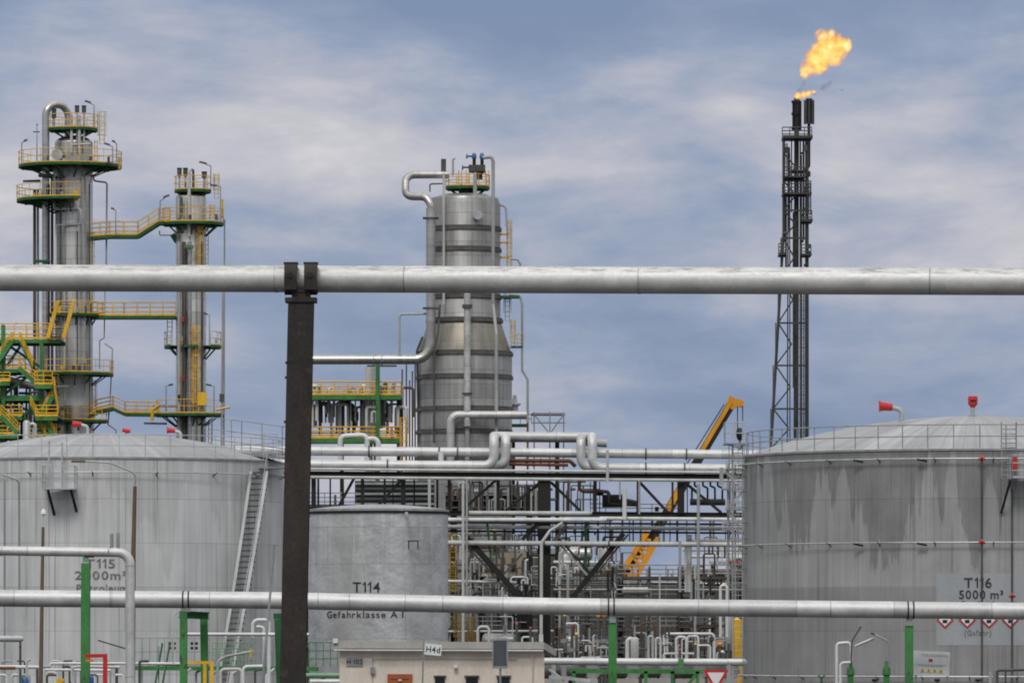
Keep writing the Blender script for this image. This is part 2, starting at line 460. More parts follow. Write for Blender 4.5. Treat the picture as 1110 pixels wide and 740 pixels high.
# ------------------------------------------------------------------ world, sun, camera
SUN_EL, SUN_AZ = R_(48), R_(190)     # behind the camera, a little to its left (azimuth from +Y, clockwise)
def make_world():
    w = bpy.data.worlds.new('World'); scene.world = w
    n = NT(w)
    sky = n.node('ShaderNodeTexSky', sky_type='NISHITA', sun_disc=False)
    sky.sun_elevation = SUN_EL; sky.sun_rotation = SUN_AZ; sky.air_density = 1.0; sky.dust_density = 2.0
    d = n.node('ShaderNodeTexCoord').outputs['Generated']
    sp = n.node('ShaderNodeSeparateXYZ', {0: d}); x, y, z = sp.outputs
    # layered stratus: direction stretched sideways
    p = n.comb(n.m2('MULTIPLY', x, 13), n.m2('MULTIPLY', y, 5), n.m2('MULTIPLY', z, 40))
    big = n.noise(p, .75, 3, .5, .1)
    q = n.comb(n.m2('MULTIPLY', x, 24), n.m2('MULTIPLY', y, 9), n.m2('MULTIPLY', z, 70))
    mid = n.noise(q, .8, 9, .58, .25)
    # the cloud deck's own layers by elevation
    rp = n.node('ShaderNodeValToRGB'); n.put(rp.inputs[0], n.m2('MULTIPLY', z, 8.0))
    els = rp.color_ramp.elements
    stops = [(0, .58), (.12, .56), (.26, .46), (.35, .17), (.43, .22), (.53, .62), (.6, .52), (.68, .66), (.76, .60), (.84, .47), (.92, .3), (1, .45)]
    els[0].position = 0; els[0].color = (stops[0][1],) * 3 + (1,)
    els[1].position = 1; els[1].color = (stops[-1][1],) * 3 + (1,)
    for pos, val in stops[1:-1]:
        e = els.new(pos); e.color = (val, val, val, 1)
    f = n.m2('ADD', n.m2('MULTIPLY', n.m2('SUBTRACT', big, .5), 1.55), n.m2('MULTIPLY', n.m2('SUBTRACT', mid, .5), 1.3))
    r3 = n.comb(n.m2('MULTIPLY', x, 70), n.m2('MULTIPLY', y, 9), n.m2('MULTIPLY', z, 150))
    fine = n.noise(r3, .9, 6, .6, .2)
    f = n.m2('ADD', f, n.m2('MULTIPLY', n.m2('SUBTRACT', fine, .5), .3))
    f = n.m2('ADD', f, rp.outputs[0], clamp=True)
    f = n.m2('ADD', n.m2('MULTIPLY', f, .62), n.m2('MULTIPLY', n.ss(f, .1, .88), .38))
    cr = n.node('ShaderNodeValToRGB'); n.put(cr.inputs[0], f)
    e = cr.color_ramp.elements
    e[0].position = 0; e[0].color = (.195, .262, .41, 1)
    e[1].position = 1; e[1].color = (.72, .71, .73, 1)
    for pos, c in ((.3, (.285, .345, .48)), (.55, (.415, .435, .53)), (.78, (.545, .535, .585))):
        q_ = e.new(pos); q_.color = (*c, 1)
    # an overcast sky is brighter overhead
    up = 10.4
    cl = n.scale(cr.outputs[0], up)
    hi = n.scale(n.comb(.48, .485, .485), n.mr(z, .12, .95, 8.0, 24.0))      # neutral grey cloud above the frame
    cl = n.mix(n.ss(z, .125, .3), cl, hi)
    mixd = n.mix(.93, sky.outputs[0], cl)
    bg = n.node('ShaderNodeBackground', {'Color': mixd, 'Strength': .1})
    o = n.node('ShaderNodeOutputWorld'); n.t.links.new(bg.outputs[0], o.inputs[0])
make_world()
sl = bpy.data.lights.new('sun', 'SUN'); sl.energy = 1.35; sl.angle = R_(16); sl.color = (1, .975, .94)
so = bpy.data.objects.new('sun', sl); col.objects.link(so)
sd = Vector((math.sin(SUN_AZ) * math.cos(SUN_EL), math.cos(SUN_AZ) * math.cos(SUN_EL), math.sin(SUN_EL)))
so.rotation_euler = sd.to_track_quat('Z', 'Y').to_euler(); so.location = sd * 100 + Vector((0, 200, 0))
cam = bpy.data.cameras.new('camera'); co = bpy.data.objects.new('camera', cam); col.objects.link(co)
co.location = (0, 0, EYE); co.rotation_euler = (R_(90), 0, 0)
cam.sensor_width = 36; cam.lens = F / 1110 * 36; cam.shift_y = (HZ - 370) / 1110
cam.clip_start = 1; cam.clip_end = 20000
scene.camera = co
scene.cycles.filter_width = 1.9
scene.view_settings.view_transform = 'Standard'; scene.view_settings.look = 'None'
scene.view_settings.gamma = 1; scene.view_settings.exposure = 0; scene.view_settings.use_curve_mapping = False
scene.render.resolution_x = 1024; scene.render.resolution_y = 682

g = MB(); g.quadgrid([[(Vector((x, y, 0)), (x, y)) for x in (-6000, -200, 200, 6000)] for y in (-300, 0, 600, 12000)][::1])
solo(g, 'ground', M['ground'], None, None, kind='structure')
# ------------------------------------------------------------------ foreground pipes and their supports
Y = 95.0; s = S(Y)
t = thing('overhead_pipe', 'big weathered silver pipe crossing the whole view high up on the dark post', 'pipe', (0, Y, Z(303, Y)))
part(MB().tube([V(-120, 300.6, Y + 1), V(1230, 305.8, Y - 1)], 14.6 * s, 40), 'pipe_run', M['pipe_weathered'], t)
a, b = V(-120, 300.6, Y + 1), V(1230, 305.8, Y - 1)
for px in (306, 700):
    f = (px + 120) / 1350; p = a.lerp(b, f); d = (b - a).normalized()
    part(MB().tube([p - d * .02, p + d * .02], 14.6 * s + .006, 40), 'joint_band', M['pipe_silver'], t)
t = thing('pipe_post', 'dark brown steel post carrying the high silver pipe, clamps at its head', 'post', (X(318, Y), Y, 0))
top = V(326.5, 328, Y); bot = Vector((X(313, Y), Y, 0))
m = MB().ibeam(bot, top, 27.5 * s, 26 * s, .04)
part(m, 'column', M['post_steel'], t)
hc = V(326.5, 0, Y); yc = Y
nk = MB(); nk.box(V(326.5, 325.5, yc), (34 * s, 30 * s, 5 * s)); part(nk, 'cap_plate', M['post_steel'], t)
nk = MB(); nk.box(V(326.5, 319.5, yc), (20 * s, 22 * s, 8 * s)); part(nk, 'neck', M['post_steel'], t)
nk = MB(); nk.box(V(326.5, 315.6, yc), (36 * s, 24 * s, 3.2 * s)); part(nk, 'saddle', M['post_steel'], t)
for px in (315.5, 337):
    cm = MB(); pc = V(px, 302.3, yc)
    for dx in (0,):
        q = pc + Vector((dx * s, 0, 0))
        # each strap is a flat hoop bent round the pipe
        rws = []
        for k in range(41):
            an = 2 * math.pi * k / 40
            e = Vector((0, math.cos(an), math.sin(an)))
            hw = 6.9 * s
            rws.append([(q + e * 14.8 * s + Vector((-hw, 0, 0)), (0, 0)), (q + e * 17.4 * s + Vector((-hw, 0, 0)), (0, 0)), (q + e * 17.4 * s + Vector((hw, 0, 0)), (0, 0)), (q + e * 14.8 * s + Vector((hw, 0, 0)), (0, 0)), (q + e * 14.8 * s + Vector((-hw, 0, 0)), (0, 0))])
        cm.quadgrid(rws)
    cl = part(cm, 'pipe_clamp', M['post_steel'], t)
    part(MB().box(pc + Vector((0, 0, 16.8 * s)), (15.5 * s, 15 * s, 2.2 * s)), 'clamp_plate', M['post_steel'], cl)
    part(MB().box(pc + Vector((0, -16.2 * s, -7 * s)), (13 * s, 3 * s, 11 * s)), 'clamp_cheek', M['post_steel'], cl)
    part(MB().cyl(pc + Vector((0, -18.5 * s, 3 * s)), pc + Vector((0, -14 * s, 3 * s)), 3 * s), 'clamp_bolt', M['post_steel'], cl)
for py in (393, 409, 457):
    px = 326.5 - 13.5 * (py - 328) / (Z(328, Y) / s)
    p = V(px - 14.2, py, Y - 9 * s)
    part(MB().cyl(p - Vector((1.6 * s, 0, 0)), p + Vector((1.2 * s, 0, 0)), 1.5 * s, seg=8), 'bolt', M['post_steel'], t)

Y = 170.0; s = S(Y)
t = thing('low_pipe', 'long silver pipe crossing low in front of the tanks on green supports', 'pipe', (0, Y, Z(655, Y)))
lp = [(-90, 647.4), (0, 648), (300, 650.4), (600, 656.8), (1110, 662), (1220, 663)]
part(MB().tube([V(x, y, Y) for x, y in lp], 9.15 * s, 32), 'pipe_run', M['pipe_silver'], t)
def lowy(px):
    for (a, b), (c, d) in zip(lp, lp[1:]):
        if a <= px <= c: return b + (d - b) * (px - a) / (c - a)
for px in (198.5, 204.5, 659.5, 665.5, 984, 990):
    p = V(px, lowy(px), Y)
    part(MB().tube([p - Vector((.8 * s, 0, 0)), p + Vector((.8 * s, 0, 0))], 9.6 * s, 32), 'strap', M['dark_steel'], t)
for px in (345, 379, 120, 480, 790, 900):
    p = V(px, lowy(px), Y)
    part(MB().tube([p - Vector((.5 * s, 0, 0)), p + Vector((.5 * s, 0, 0))], 9.3 * s, 32), 'seam_band', M['grey_steel'], t)

def green_support(px, w, label):
    yt = lowy(px) + 9.2
    t = thing('pipe_support', label, 'pipe support', (X(px, Y), Y, 0), 'green posts under the low pipe')
    part(MB().ibeam(Vector((X(px, Y), Y, 0)), V(px, yt + 9, Y), w * s, w * s, .035), 'post', M['green'], t)
    part(MB().box(V(px, yt + 8.4, Y), (w * s, w * s * 1.1, 1.2 * s)), 'head_plate', M['green_dark'], t)
    part(MB().box(V(px, yt + 4.0, Y), (w * s * .82, w * s * .5, 7.4 * s)), 'pipe_shoe', M['grey_steel'], t)
    return t
green_support(664, 9, 'single green steel post under the low silver pipe, right of the pump house')
green_support(985.5, 8.5, 'green steel post in front of the big right tank, warning board beside it')
# portal with two legs
t = thing('portal_support', 'green two-legged portal frame under the low silver pipe before the left tank', 'pipe support', (X(210, Y), Y, 0))
part(MB().ibeam(Vector((X(199, Y), Y, 0)), V(199, 662, Y), 8 * s, 8 * s, .035), 'leg', M['green'], t)
part(MB().ibeam(Vector((X(221, Y), Y + 1.2, 0)), V(221, 668, Y + 1.2), 8 * s, 8 * s, .035), 'leg', M['green'], t)
part(MB().ibeam(V(194.5, 665.5, Y + .45), V(226, 667, Y + .75), 7 * s, 8 * s, .03), 'crossbeam', M['green'], t)
part(MB().box(V(201, 660.5, Y), (10 * s, 8 * s, 4.5 * s)), 'pipe_shoe', M['grey_steel'], t)
t = thing('pipe_support', 'slightly leaning green post close beside the dark brown post', 'pipe support', (X(306, Y), Y, 0), 'green posts under the low pipe')
part(MB().ibeam(Vector((X(306, Y), Y, 0)), V(301, 671, Y), 7 * s, 7 * s, .035), 'post', M['green_dark'], t)
part(MB().box(V(301, 667.5, Y), (9 * s, 8 * s, 6.4 * s)), 'head_plate', M['green_dark'], t)

Y = 150.0; s = S(Y)
t = thing('bent_pipe', 'slim silver pipe turning down at a right angle, front left', 'pipe', (X(141, Y), Y, 0))
part(MB().tube([V(-90, 594.5, Y), V(0, 596.6, Y), V(141, 598.6, Y), Vector((X(141, Y), Y, 0))], 5.1 * s, 24, bend=.34), 'pipe_run', M['pipe_silver'], t)
for px in (2, 118): part(MB().tube([V(px - .7, 596.7, Y), V(px + .7, 596.8, Y)], 5.6 * s, 24), 'joint_band', M['pipe_silver'], t)
for px, yt in ((121, 578), (128, 577)):
    part(MB().cyl(V(px, 594, Y), V(px, yt, Y), 1.9 * s, 1.9 * s), 'vent_stub', M['grey_steel'], t)
t = thing('pipe_support', 'green post carrying the slim bent pipe at the left', 'pipe support', (X(92.5, Y), Y, 0), 'green posts under the low pipe')
part(MB().ibeam(Vector((X(92, Y), Y, 0)), V(93, 610, Y), 9.6 * s, 9.6 * s, .03), 'post', M['green'], t)
part(MB().box(V(93, 605.5, Y), (6 * s, 5 * s, 7 * s)), 'pipe_shoe', M['green_pale'], t)
part(MB().box(V(97, 603, Y), (10 * s, 5 * s, 2 * s)), 'clip', M['dark_steel'], t)

# red stand pipe and yellow guard frame
Y = 146.0; s = S(Y)
t = thing('red_standpipe', 'red gallows-shaped standpipe beside the front green post', 'standpipe', (X(114, Y), Y, 0))
part(MB().bar(Vector((X(114, Y), Y, 0)), V(114, 710, Y), 4.6 * s), 'upright', M['red'], t)
part(MB().bar(V(116.3, 710, Y), V(92, 710.5, Y), 3.8 * s), 'arm', M['red'], t)
part(MB().box(V(97, 715.4, Y), (8 * s, 5 * s, 2.6 * s)), 'lamp', M['orange'], t)
Y = 160.0; s = S(Y)
t = thing('guard_frame', 'yellow square guard frame beside the green portal', 'guard rail', (X(222, Y), Y, 0))
part(MB().bar(V(203, 717.5, Y), V(231.5, 717.5, Y), 3 * s, 3 * s), 'top_rail', M['yellow'], t)
for px in (222, 229.6): part(MB().bar(Vector((X(px, Y), Y, 0)), V(px, 719.1, Y), 3.6 * s), 'leg', M['yellow'], t)
t = thing('slanted_pole', 'thin grey leaning pole in front of the low silver pipe', 'pole', (X(276, 165), 165, 0))
part(MB().tube([Vector((X(276, 165), 165, 0)), V(297.5, 590, 165)], [1.7 * S(165), 1.2 * S(165)], 10), 'shaft', M['grey_steel'], t)

# signs
Y = 162.0; s = S(Y)
t = thing('number_sign', 'small white plate reading H4d on a slanted pole before the pump house', 'sign', (X(456, Y), Y, 0))
part(MB().tube([Vector((X(455.6, Y), Y, 0)), V(459.2, 692, Y)], .9 * s, 10), 'pole', M['grey_steel'], t)
an = R_(-5); ux = Vector((math.cos(an), 0, math.sin(an))); uz = Vector((-math.sin(an), 0, math.cos(an)))
Mr = Matrix((ux, Vector((0, 1, 0)), uz)).transposed()
pl = part(MB().box(V(469.5, 703.6, Y) + Vector((0, -.06, 0)), (18.2 * s, .03, 12 * s), M=Mr), 'plate', M['sign_white'], t)
m = MB(); add_text_flat(m, 'H4d', 6.6 * s, V(469.3, 706.6, Y) + Vector((0, -.085, 0)), ux, uz, .95); part(m, 'lettering', M['lettering'], pl)
t = thing('sign_board', 'dark back of an upright rectangular sign in front of the pump house', 'sign', (X(542, Y), Y, 0))
part(MB().cyl(Vector((X(542.3, Y), Y, 0)), V(542.3, 694, Y), 1.2 * s), 'pole', M['grey_steel'], t)
pl = part(MB().box(V(542, 707.5, Y) + Vector((0, -.06, 0)), (14.6 * s, .04, 30 * s)), 'board', M['sign_back'], t)
fr = MB()
for x0, y0, x1, y1 in ((534.2, 692, 534.2, 723), (549.8, 692, 549.8, 723), (534.2, 692.3, 549.8, 692.3), (534.2, 722.8, 549.8, 722.8)):
    fr.bar(V(x0, y0, Y) + Vector((0, -.07, 0)), V(x1, y1, Y) + Vector((0, -.07, 0)), 1.3 * s, .07)
part(fr, 'frame', M['grey_steel'], pl)
t = thing('yield_sign', 'red and white upside-down triangle road sign at the bottom right', 'road sign', (X(776, Y), Y, 0))
part(MB().cyl(Vector((X(776, Y), Y + .05, 0)), V(776, 728, Y + .05), 1.3 * s), 'pole', M['grey_steel'], t)
def tri(cx, top, w, y): return [V(cx - w / 2, top, y), V(cx + w / 2, top, y), V(cx, top + w * .87, y)]
pl = part(MB().prism(tri(776, 725.6, 28, Y - .04), (0, .03, 0)), 'plate', M['red'], t)
part(MB().prism(tri(776, 728.4, 18.5, Y - .052), (0, .012, 0)), 'face', M['sign_white'], pl)
Y = 171.5; s = S(Y)
t = thing('warning_board', 'white warning board with a row of yellow triangles by a green post', 'sign', (X(1010, Y), Y, 0))
an = R_(-2.5); ux = Vector((math.cos(an), 0, math.sin(an))); uz = Vector((-math.sin(an), 0, math.cos(an)))
Mr = Matrix((ux, Vector((0, 1, 0)), uz)).transposed(); bc = V(1009.6, 718.6, Y)
pl = part(MB().box(bc, (39.5 * s, .03, 26.5 * s), M=Mr), 'board', M['sign_white'], t)
for px in (993, 1027): part(MB().cyl(Vector((X(px, Y), Y + .06, 0)), V(px, 712, Y + .06), .9 * s), 'pole', M['grey_steel'], t)
for k in range(4):
    c = bc + ux * ((k - 1.4) * 6.6 * s) - uz * (7.6 * s) + Vector((0, -.03, 0))
    w = 5.4 * s
    m = MB().prism([c - ux * w / 2 - uz * w * .43, c + ux * w / 2 - uz * w * .43, c + uz * w * .43], (0, .012, 0)); part(m, 'warning_triangle', M['sign_yellow'], pl)
    m = MB().box(c + Vector((0, -.004, 0)), (.7 * s, .01, 2.2 * s), M=Mr); part(m, 'exclamation_mark', M['lettering'], pl)
m = MB()
for yy, x0, x1 in ((9.6, -11, 17), (8.0, -9, 15), (-1.5, -16, 16), (-2.9, -13, 13)):
    x = x0
    while x < x1:
        w = random.uniform(1.0, 3.4)
        m.box(bc + ux * ((x + w / 2) * s) + uz * yy * s + Vector((0, -.018, 0)), (w * s, .006, .75 * s), M=Mr); x += w + .7
part(m, 'small_print', M['sign_grey'], pl)
part(MB().box(bc + ux * (-1 * s) + uz * (3.3 * s) + Vector((0, -.018, 0)), (4.2 * s, .006, 3.2 * s), M=Mr), 'red_symbol', M['red'], pl)

# pump house
Y = 200.0; s = S(Y)
t = thing('pump_house', 'low beige flat-roofed pump house with small dark windows and orange door', 'building', (X(480, Y), Y, 0))
x0, x1 = X(368, Y), X(590, Y); zt = Z(703.2, Y); dep = 7.0
wl = part(MB().box(((x0 + x1) / 2, Y + dep / 2, zt / 2), (x1 - x0, dep, zt)), 'wall', M['plaster'], t)
rf = MB()
rf.prism([V(361.5, 694.6, Y - .35), V(589.5, 695.4, Y - .35), V(603, 703.6, Y + .6), V(603, 703.6, Y + dep), V(361.5, 694.6, Y + dep)], (0, 0, -7.6 * s))
part(rf, 'roof_slab', M['concrete'], t)
part(MB().box(V(363.6, 694, Y - .3), (5 * s, .3, 5 * s)), 'roof_vent', M['sign_white'], t)
part(MB().cyl(V(577.5, 709, Y - .1), Vector((X(577.5, Y), Y - .1, 0)), .8 * s, seg=8), 'downpipe', M['pipe_pale'], t)
part(MB().box(V(586.5, 691, Y + .4), (4.6 * s, .3, 8 * s)), 'chimney', M['pipe_pale'], t)
for px, w in ((476.8, 11), (511.5, 13.5), (546, 13.5)):
    wz = Z(733, Y); h = .95
    wn = part(MB().box((X(px, Y), Y - .003, wz - h / 2), (w * s, .05, h)), 'window', M['glass'], t)
    fr = MB(); fr.box((X(px, Y), Y - .03, wz + .02), ((w + 2.5) * s, .12, .06))
    part(fr, 'lintel', M['mid_steel'], wn)
    fr = MB()
    for k in (-.5, .5): fr.box((X(px, Y) + k * (w - .9) * s, Y - .02, wz - h / 2 - .01), (.9 * s, .1, h))
    part(fr, 'frame', M['mid_steel'], wn)
part(MB().tube([V(362, 704.3, Y - .42), V(589, 705, Y - .42)], 1.1 * s, 8), 'gutter', M['pipe_pale'], t)
part(MB().tube([V(404, 712, Y - .05), V(404, 760, Y - .05)], .35 * s, 6), 'conduit', M['grey_steel'], t)
part(MB().tube([V(404, 714, Y - .05), V(470, 713.5, Y - .05), V(560, 714.5, Y - .05)], .3 * s, 6), 'cable', M['mid_steel'], t)
part(MB().box(V(404, 726, Y - .08), (5 * s, .14, 7 * s)), 'junction_box', M['grey_steel'], t)
part(MB().box(V(494, 722, Y - .12), (4 * s, .2, 3 * s)), 'wall_lamp', M['sign_white'], t)
dz = Z(730, Y)
d = part(MB().box((X(433.5, Y), Y - .03, dz / 2), (27 * s, .08, dz)), 'door', M['rust_orange'], t)
part(MB().box((X(433.5, Y), Y - .05, dz - 5.2 * s), (21 * s, .09, .5 * s)), 'door_ledge', M['pipe_rust'], d)
part(MB().box((X(433.5, Y), Y - .08, dz - 6.5 * s), (4 * s, .08, 1.4 * s)), 'door_lamp', M['sign_white'], d)
sg = part(MB().box(V(384.5, 716.6, Y) + Vector((0, -.03, 0)), (17.5 * s, .04, 9.6 * s)), 'number_plate', M['sign_grey'], t)
m = MB(); add_text_flat(m, 'H 102', 5.6 * s, V(384.5, 719.4, Y) + Vector((0, -.056, 0)), (1, 0, 0), (0, 0, 1), .92); part(m, 'lettering', M['lettering'], sg)
# ------------------------------------------------------------------ storage tanks
def ring_rail(mb, c, R, z, a0, a1, step, h=1.1, r=.026, mid=True):
    n = max(1, round(abs(a1 - a0) / step)); pts = []
    for k in range(n + 1):
        a = R_(a0 + (a1 - a0) * k / n); p = Vector((c[0] + R * math.cos(a), c[1] + R * math.sin(a), z)); pts.append(p)
        mb.tube([p, p + Vector((0, 0, h))], r, 6)
    fine = []
    m = n * max(1, round(step / 4))
    for k in range(m + 1):
        a = R_(a0 + (a1 - a0) * k / m); fine.append(Vector((c[0] + R * math.cos(a), c[1] + R * math.sin(a), z)))
    for hh in ((h, h * .52) if mid else (h,)):
        mb.tube([p + Vector((0, 0, hh)) for p in fine], r, 6)
def line_rail(mb, pts, h=1.05, step=1.0, r=.026, mids=(.52,)):
    pts = [Vector(p) for p in pts]
    for a, b in zip(pts, pts[1:]):
        n = max(1, round((b - a).length / step))
        for k in range(n + 1):
            p = a.lerp(b, k / n); mb.tube([p, p + Vector((0, 0, h))], r, 6)
    for f in (1.0,) + tuple(mids):
        mb.tube([p + Vector((0, 0, h * f)) for p in pts], r, 6)

def red_vent(tank, base, kind, k=1.0):
    """foam/vent head: a pipe with a red head, on the tank roof"""
    b = Vector(base); s = .0475 * k
    if kind == 'upright':
        v = part(MB().cyl(b, b + Vector((0, 0, 12 * s)), 2.2 * s), 'vent_pipe', M['pale_steel'], tank)
        part(MB().cyl(b + Vector((0, 0, -.2)), b + Vector((0, 0, .06)), 4.5 * s), 'vent_flange', M['grey_steel'], v)
        h = MB(); h.lathe((b.x, b.y), [(1.8 * s, b.z + 9 * s), (3 * s, b.z + 11 * s), (5 * s, b.z + 13 * s), (5.4 * s, b.z + 19 * s), (4.6 * s, b.z + 22 * s), (.3 * s, b.z + 22.4 * s)], 16)
        part(h, 'vent_head', M['red'], v)
        part(MB().box(b + Vector((0, -5.2 * s, 17 * s)), (6 * s, .8 * s, 2 * s)), 'vent_slot', M['black'], v)
    elif kind == 'elbow':
        pts = [b, b + Vector((0, 0, 12.5 * s)), b + Vector((-13 * s, 0, 15.5 * s))]
        v = part(MB().tube(pts, 2.7 * s, 14, bend=6 * s), 'vent_pipe', M['pale_steel'], tank)
        e = b + Vector((-11 * s, 0, 15.2 * s))
        part(MB().tube([e + Vector((1 * s, 0, 0)), e + Vector((-6 * s, 0, .8 * s)), e + Vector((-12.5 * s, 0, 1 * s))], [4.0 * s, 4.4 * s, 5.2 * s], 16), 'vent_head', M['red'], v)
        part(MB().box(e + Vector((-12.6 * s, 0, 1 * s)), (1.2 * s, 9 * s, 11.5 * s)), 'vent_flange', M['red'], v)
    else:
        v = part(MB().cyl(b, b + Vector((0, 0, 9 * s)), 2.0 * s), 'vent_pipe', M['red'], tank)
        part(MB().tube([b + Vector((-6 * s, 0, 9 * s)), b + Vector((6 * s, 0, 7 * s))], 3.2 * s, 14), 'vent_head', M['red'], v)

def ang_px(c, R, px):
    """bearing (degrees from straight towards the camera) of the shell point seen at column px"""
    a = 0.0
    for _ in range(30):
        y = c[1] - R * math.cos(a); a = math.asin(max(-.999, min(.999, ((px - 555) * y / F - c[0]) / R)))
    return math.degrees(a)
def shell(tank, c, R, zr, mat, seg=128, lip=.06):
    part(MB().lathe(c, [(R, 0), (R, zr)], seg), 'shell', mat, tank)
    part(MB().sector(c, R - .25, R + lip, zr, zr + .1, 0, 360, seg), 'rim_angle', M['grey_steel'], tank)
    part(MB().sector(c, R - .1, R + .35, -.02, .35, 0, 360, 96), 'foundation', M['concrete'], tank)
def dome(tank, c, R, zr, za, mat, seg=96, n=14, r0=0.0):
    h = za - zr; rho = (R * R + h * h) / (2 * h); prof = []
    for k in range(n + 1):
        r = R * (1 - k / n)
        prof.append((max(r, .01), zr + .102 + math.sqrt(rho * rho - r * r) - (rho - h)))
    part(MB().lathe(c, prof, seg), 'roof', mat, tank)
    def zf(r): return zr + .1 + math.sqrt(rho * rho - r * r) - (rho - h)
    return zf
def cooling_ring(tank, c, R, z, r=.045, n=28, a0=180, a1=360, mat='pale_steel'):
    m = MB(); m.tube([Vector((c[0] + (R + .3) * math.cos(R_(a)), c[1] + (R + .3) * math.sin(R_(a)), z)) for a in range(a0, a1 + 1, 3)], r, 8)
    o = part(m, 'cooling_ring', M[mat], tank)
    for k in range(n):
        a = R_(a0 + (a1 - a0) * (k + .5) / n); d = Vector((math.cos(a), math.sin(a), 0)); p = Vector((c[0], c[1], z))
        b = MB(); b.bar(p + d * R, p + d * (R + .36), .05); b.bar(p + d * R + Vector((0, 0, -.16)), p + d * (R + .3), .04)
        part(b, 'bracket', M['dark_steel'], o)

# ---- left tank
Yc = 286.0; c5 = (X(115, Yc), Yc); R5 = 192.5 * S(Yc); zr5 = Z(497, Yc - R5)
T5 = thing('storage_tank', 'large pale grey tank lettered T115 with a steep stair on its right side', 'storage tank', (c5[0], c5[1], 0))
shell(T5, c5, R5, zr5, M['t115']); zf5 = dome(T5, c5, R5, zr5, Z(472, Yc), M['roof_alu'])
m = MB(); ring_rail(m, c5, R5 - .15, zr5 + .1, 178, 362, 8.4, 1.12, .022); part(m, 'railing', M['pale_steel'], T5)
m = MB(); ring_rail(m, c5, R5 - .15, zr5 + .1, 2, 178, 9, 1.12, .02); part(m, 'railing', M['grey_steel'], T5)
cooling_ring(T5, c5, R5, Z(511.5, Yc - R5), .03, 9)
for px, txt, cap, py in ((108.5, 'T115', 10, 615.2), (109, '2000m³', 9.3, 627.5), (110.5, 'Petroleum', 8.5, 641)):
    m = MB(); add_text_cyl(m, txt, cap * S(Yc - R5), c5, R5 + .03, ang_px(c5, R5, px), Z(py, Yc - R5), {'T115': 1.28, '2000m³': 1.28}.get(txt, 1.0)); part(m, 'lettering', M['lettering_grey'], T5)
# roof vents
def on_roof(c, zf, px, py_base, Yd):
    x = X(px, Yd); r = math.hypot(x - c[0], Yd - c[1]); return Vector((x, Yd, zf(min(r, 30)) - .03))
red_vent(T5, on_roof(c5, zf5, 95, 0, 285), 'elbow', .68)
red_vent(T5, on_roof(c5, zf5, 137, 0, 287), 'tee', .72)
red_vent(T5, on_roof(c5, zf5, 196, 0, 284), 'elbow', .62)
# stair hugging the shell
AT, AB = ang_px(c5, R5 + .12, 272), ang_px(c5, R5 + .12, 229)
st = MB(); tr = MB(); rl = MB(); n = 44; zt = zr5 - .55
inn = []; out = []; hr = []
for k in range(n + 1):
    f = k / n; a = R_(270 + AT + (AB - AT) * f); z = zt * (1 - f)
    d = Vector((math.cos(a), math.sin(a), 0)); b = Vector((c5[0], c5[1], z))
    inn.append(b + d * (R5 + .12)); out.append(b + d * (R5 + 1.12)); hr.append(b + d * (R5 + 1.14) + Vector((0, 0, .95)))
    if k < n:
        tang = Vector((-d.y, d.x, 0))
        tr.prism([inn[-1] - tang * .02, out[-1] - tang * .02, out[-1] + tang * .2, inn[-1] + tang * .2], (0, 0, -.07))
for a, b in zip(inn, inn[1:]): st.bar(a, b, .15, .3)
sp = part(st, 'stair', M['pale_steel'], T5)
st = MB()
for a, b in zip(out, out[1:]): st.bar(a, b, .15, .3)
part(st, 'stringer', M['pale_steel'], sp)
part(tr, 'treads', M['mid_steel'], sp)  # darker than the stringers: shade in the gaps put into the tread colour
for k in range(0, n + 1, 4): rl.tube([out[k], hr[k]], .022, 6)
rl.tube(hr, .025, 6)
part(rl, 'handrail', M['pale_steel'], sp)
# stair head landing and the walkway over to the neighbouring plant
a = R_(270 + 66); d = Vector((math.cos(a), math.sin(a), 0)); lc = Vector((c5[0], c5[1], zr5 - .3)) + d * (R5 + .55)
ld = part(MB().box(lc, (1.9, 1.3, .08), rz=R_(-24)), 'landing', M['grey_steel'], T5)
m = MB(); line_rail(m, [V(229, 484, 284), V(262, 488, 282), V(306, 494, 281), V(330, 496, 283)], 1.5, .95, .022, (.6, .25)); part(m, 'railing', M['grey_steel'], ld)
m = MB(); line_rail(m, [V(286, 497, 280.5), V(300, 498, 280)], 1.3, .6, .026, (.5,)); part(m, 'gate', M['pale_steel'], ld)
m = MB(); m.prism([V(226, 486, 283), V(332, 497, 282), V(332, 497, 284), V(226, 486, 285)], (0, 0, -.15)); part(m, 'walkway', M['grey_steel'], ld)
# sampling platform on brackets
zp = Z(530, 276.5); pc = (X(65, 276.4), 276.2)
pf = part(MB().box((pc[0], pc[1], zp), (1.62, 1.4, .07)), 'sampling_platform', M['pale_steel'], T5)
m = MB(); line_rail(m, [(pc[0] - .8, pc[1] + .6, zp), (pc[0] - .8, pc[1] - .68, zp), (pc[0] + .8, pc[1] - .68, zp), (pc[0] + .8, pc[1] + .6, zp)], 1.15, .55, .018, (.66, .33)); part(m, 'railing', M['pale_steel'], pf)
m = MB(); line_rail(m, [(pc[0] - .55, pc[1] + .1, zp), (pc[0] - .55, pc[1] + .5, zp)], 2.4, .4, .024, (.8, .6, .4, .2)); line_rail(m, [(pc[0] + .1, pc[1] + .1, zp), (pc[0] + .1, pc[1] + .5, zp)], 2.3, .4, .024, (.8, .6, .4, .2)); part(m, 'ladder', M['pale_steel'], pf)
for xa, xb in ((52, 62), (77, 87)): part(MB().bar(V(xa, 531, 275.8), V(xb, 569, 277.6), .11), 'strut', M['dark_steel'], pf)
part(MB().tube([V(21, 640, 275.9), V(20.5, 520, 275.9), V(3, 514, 276)], .05, 8, bend=.3), 'drain_pipe', M['grey_steel'], T5)
part(MB().tube([V(5, 790, 276.6), V(5, 520, 276.6)], .05, 8), 'drain_pipe', M['grey_steel'], T5)
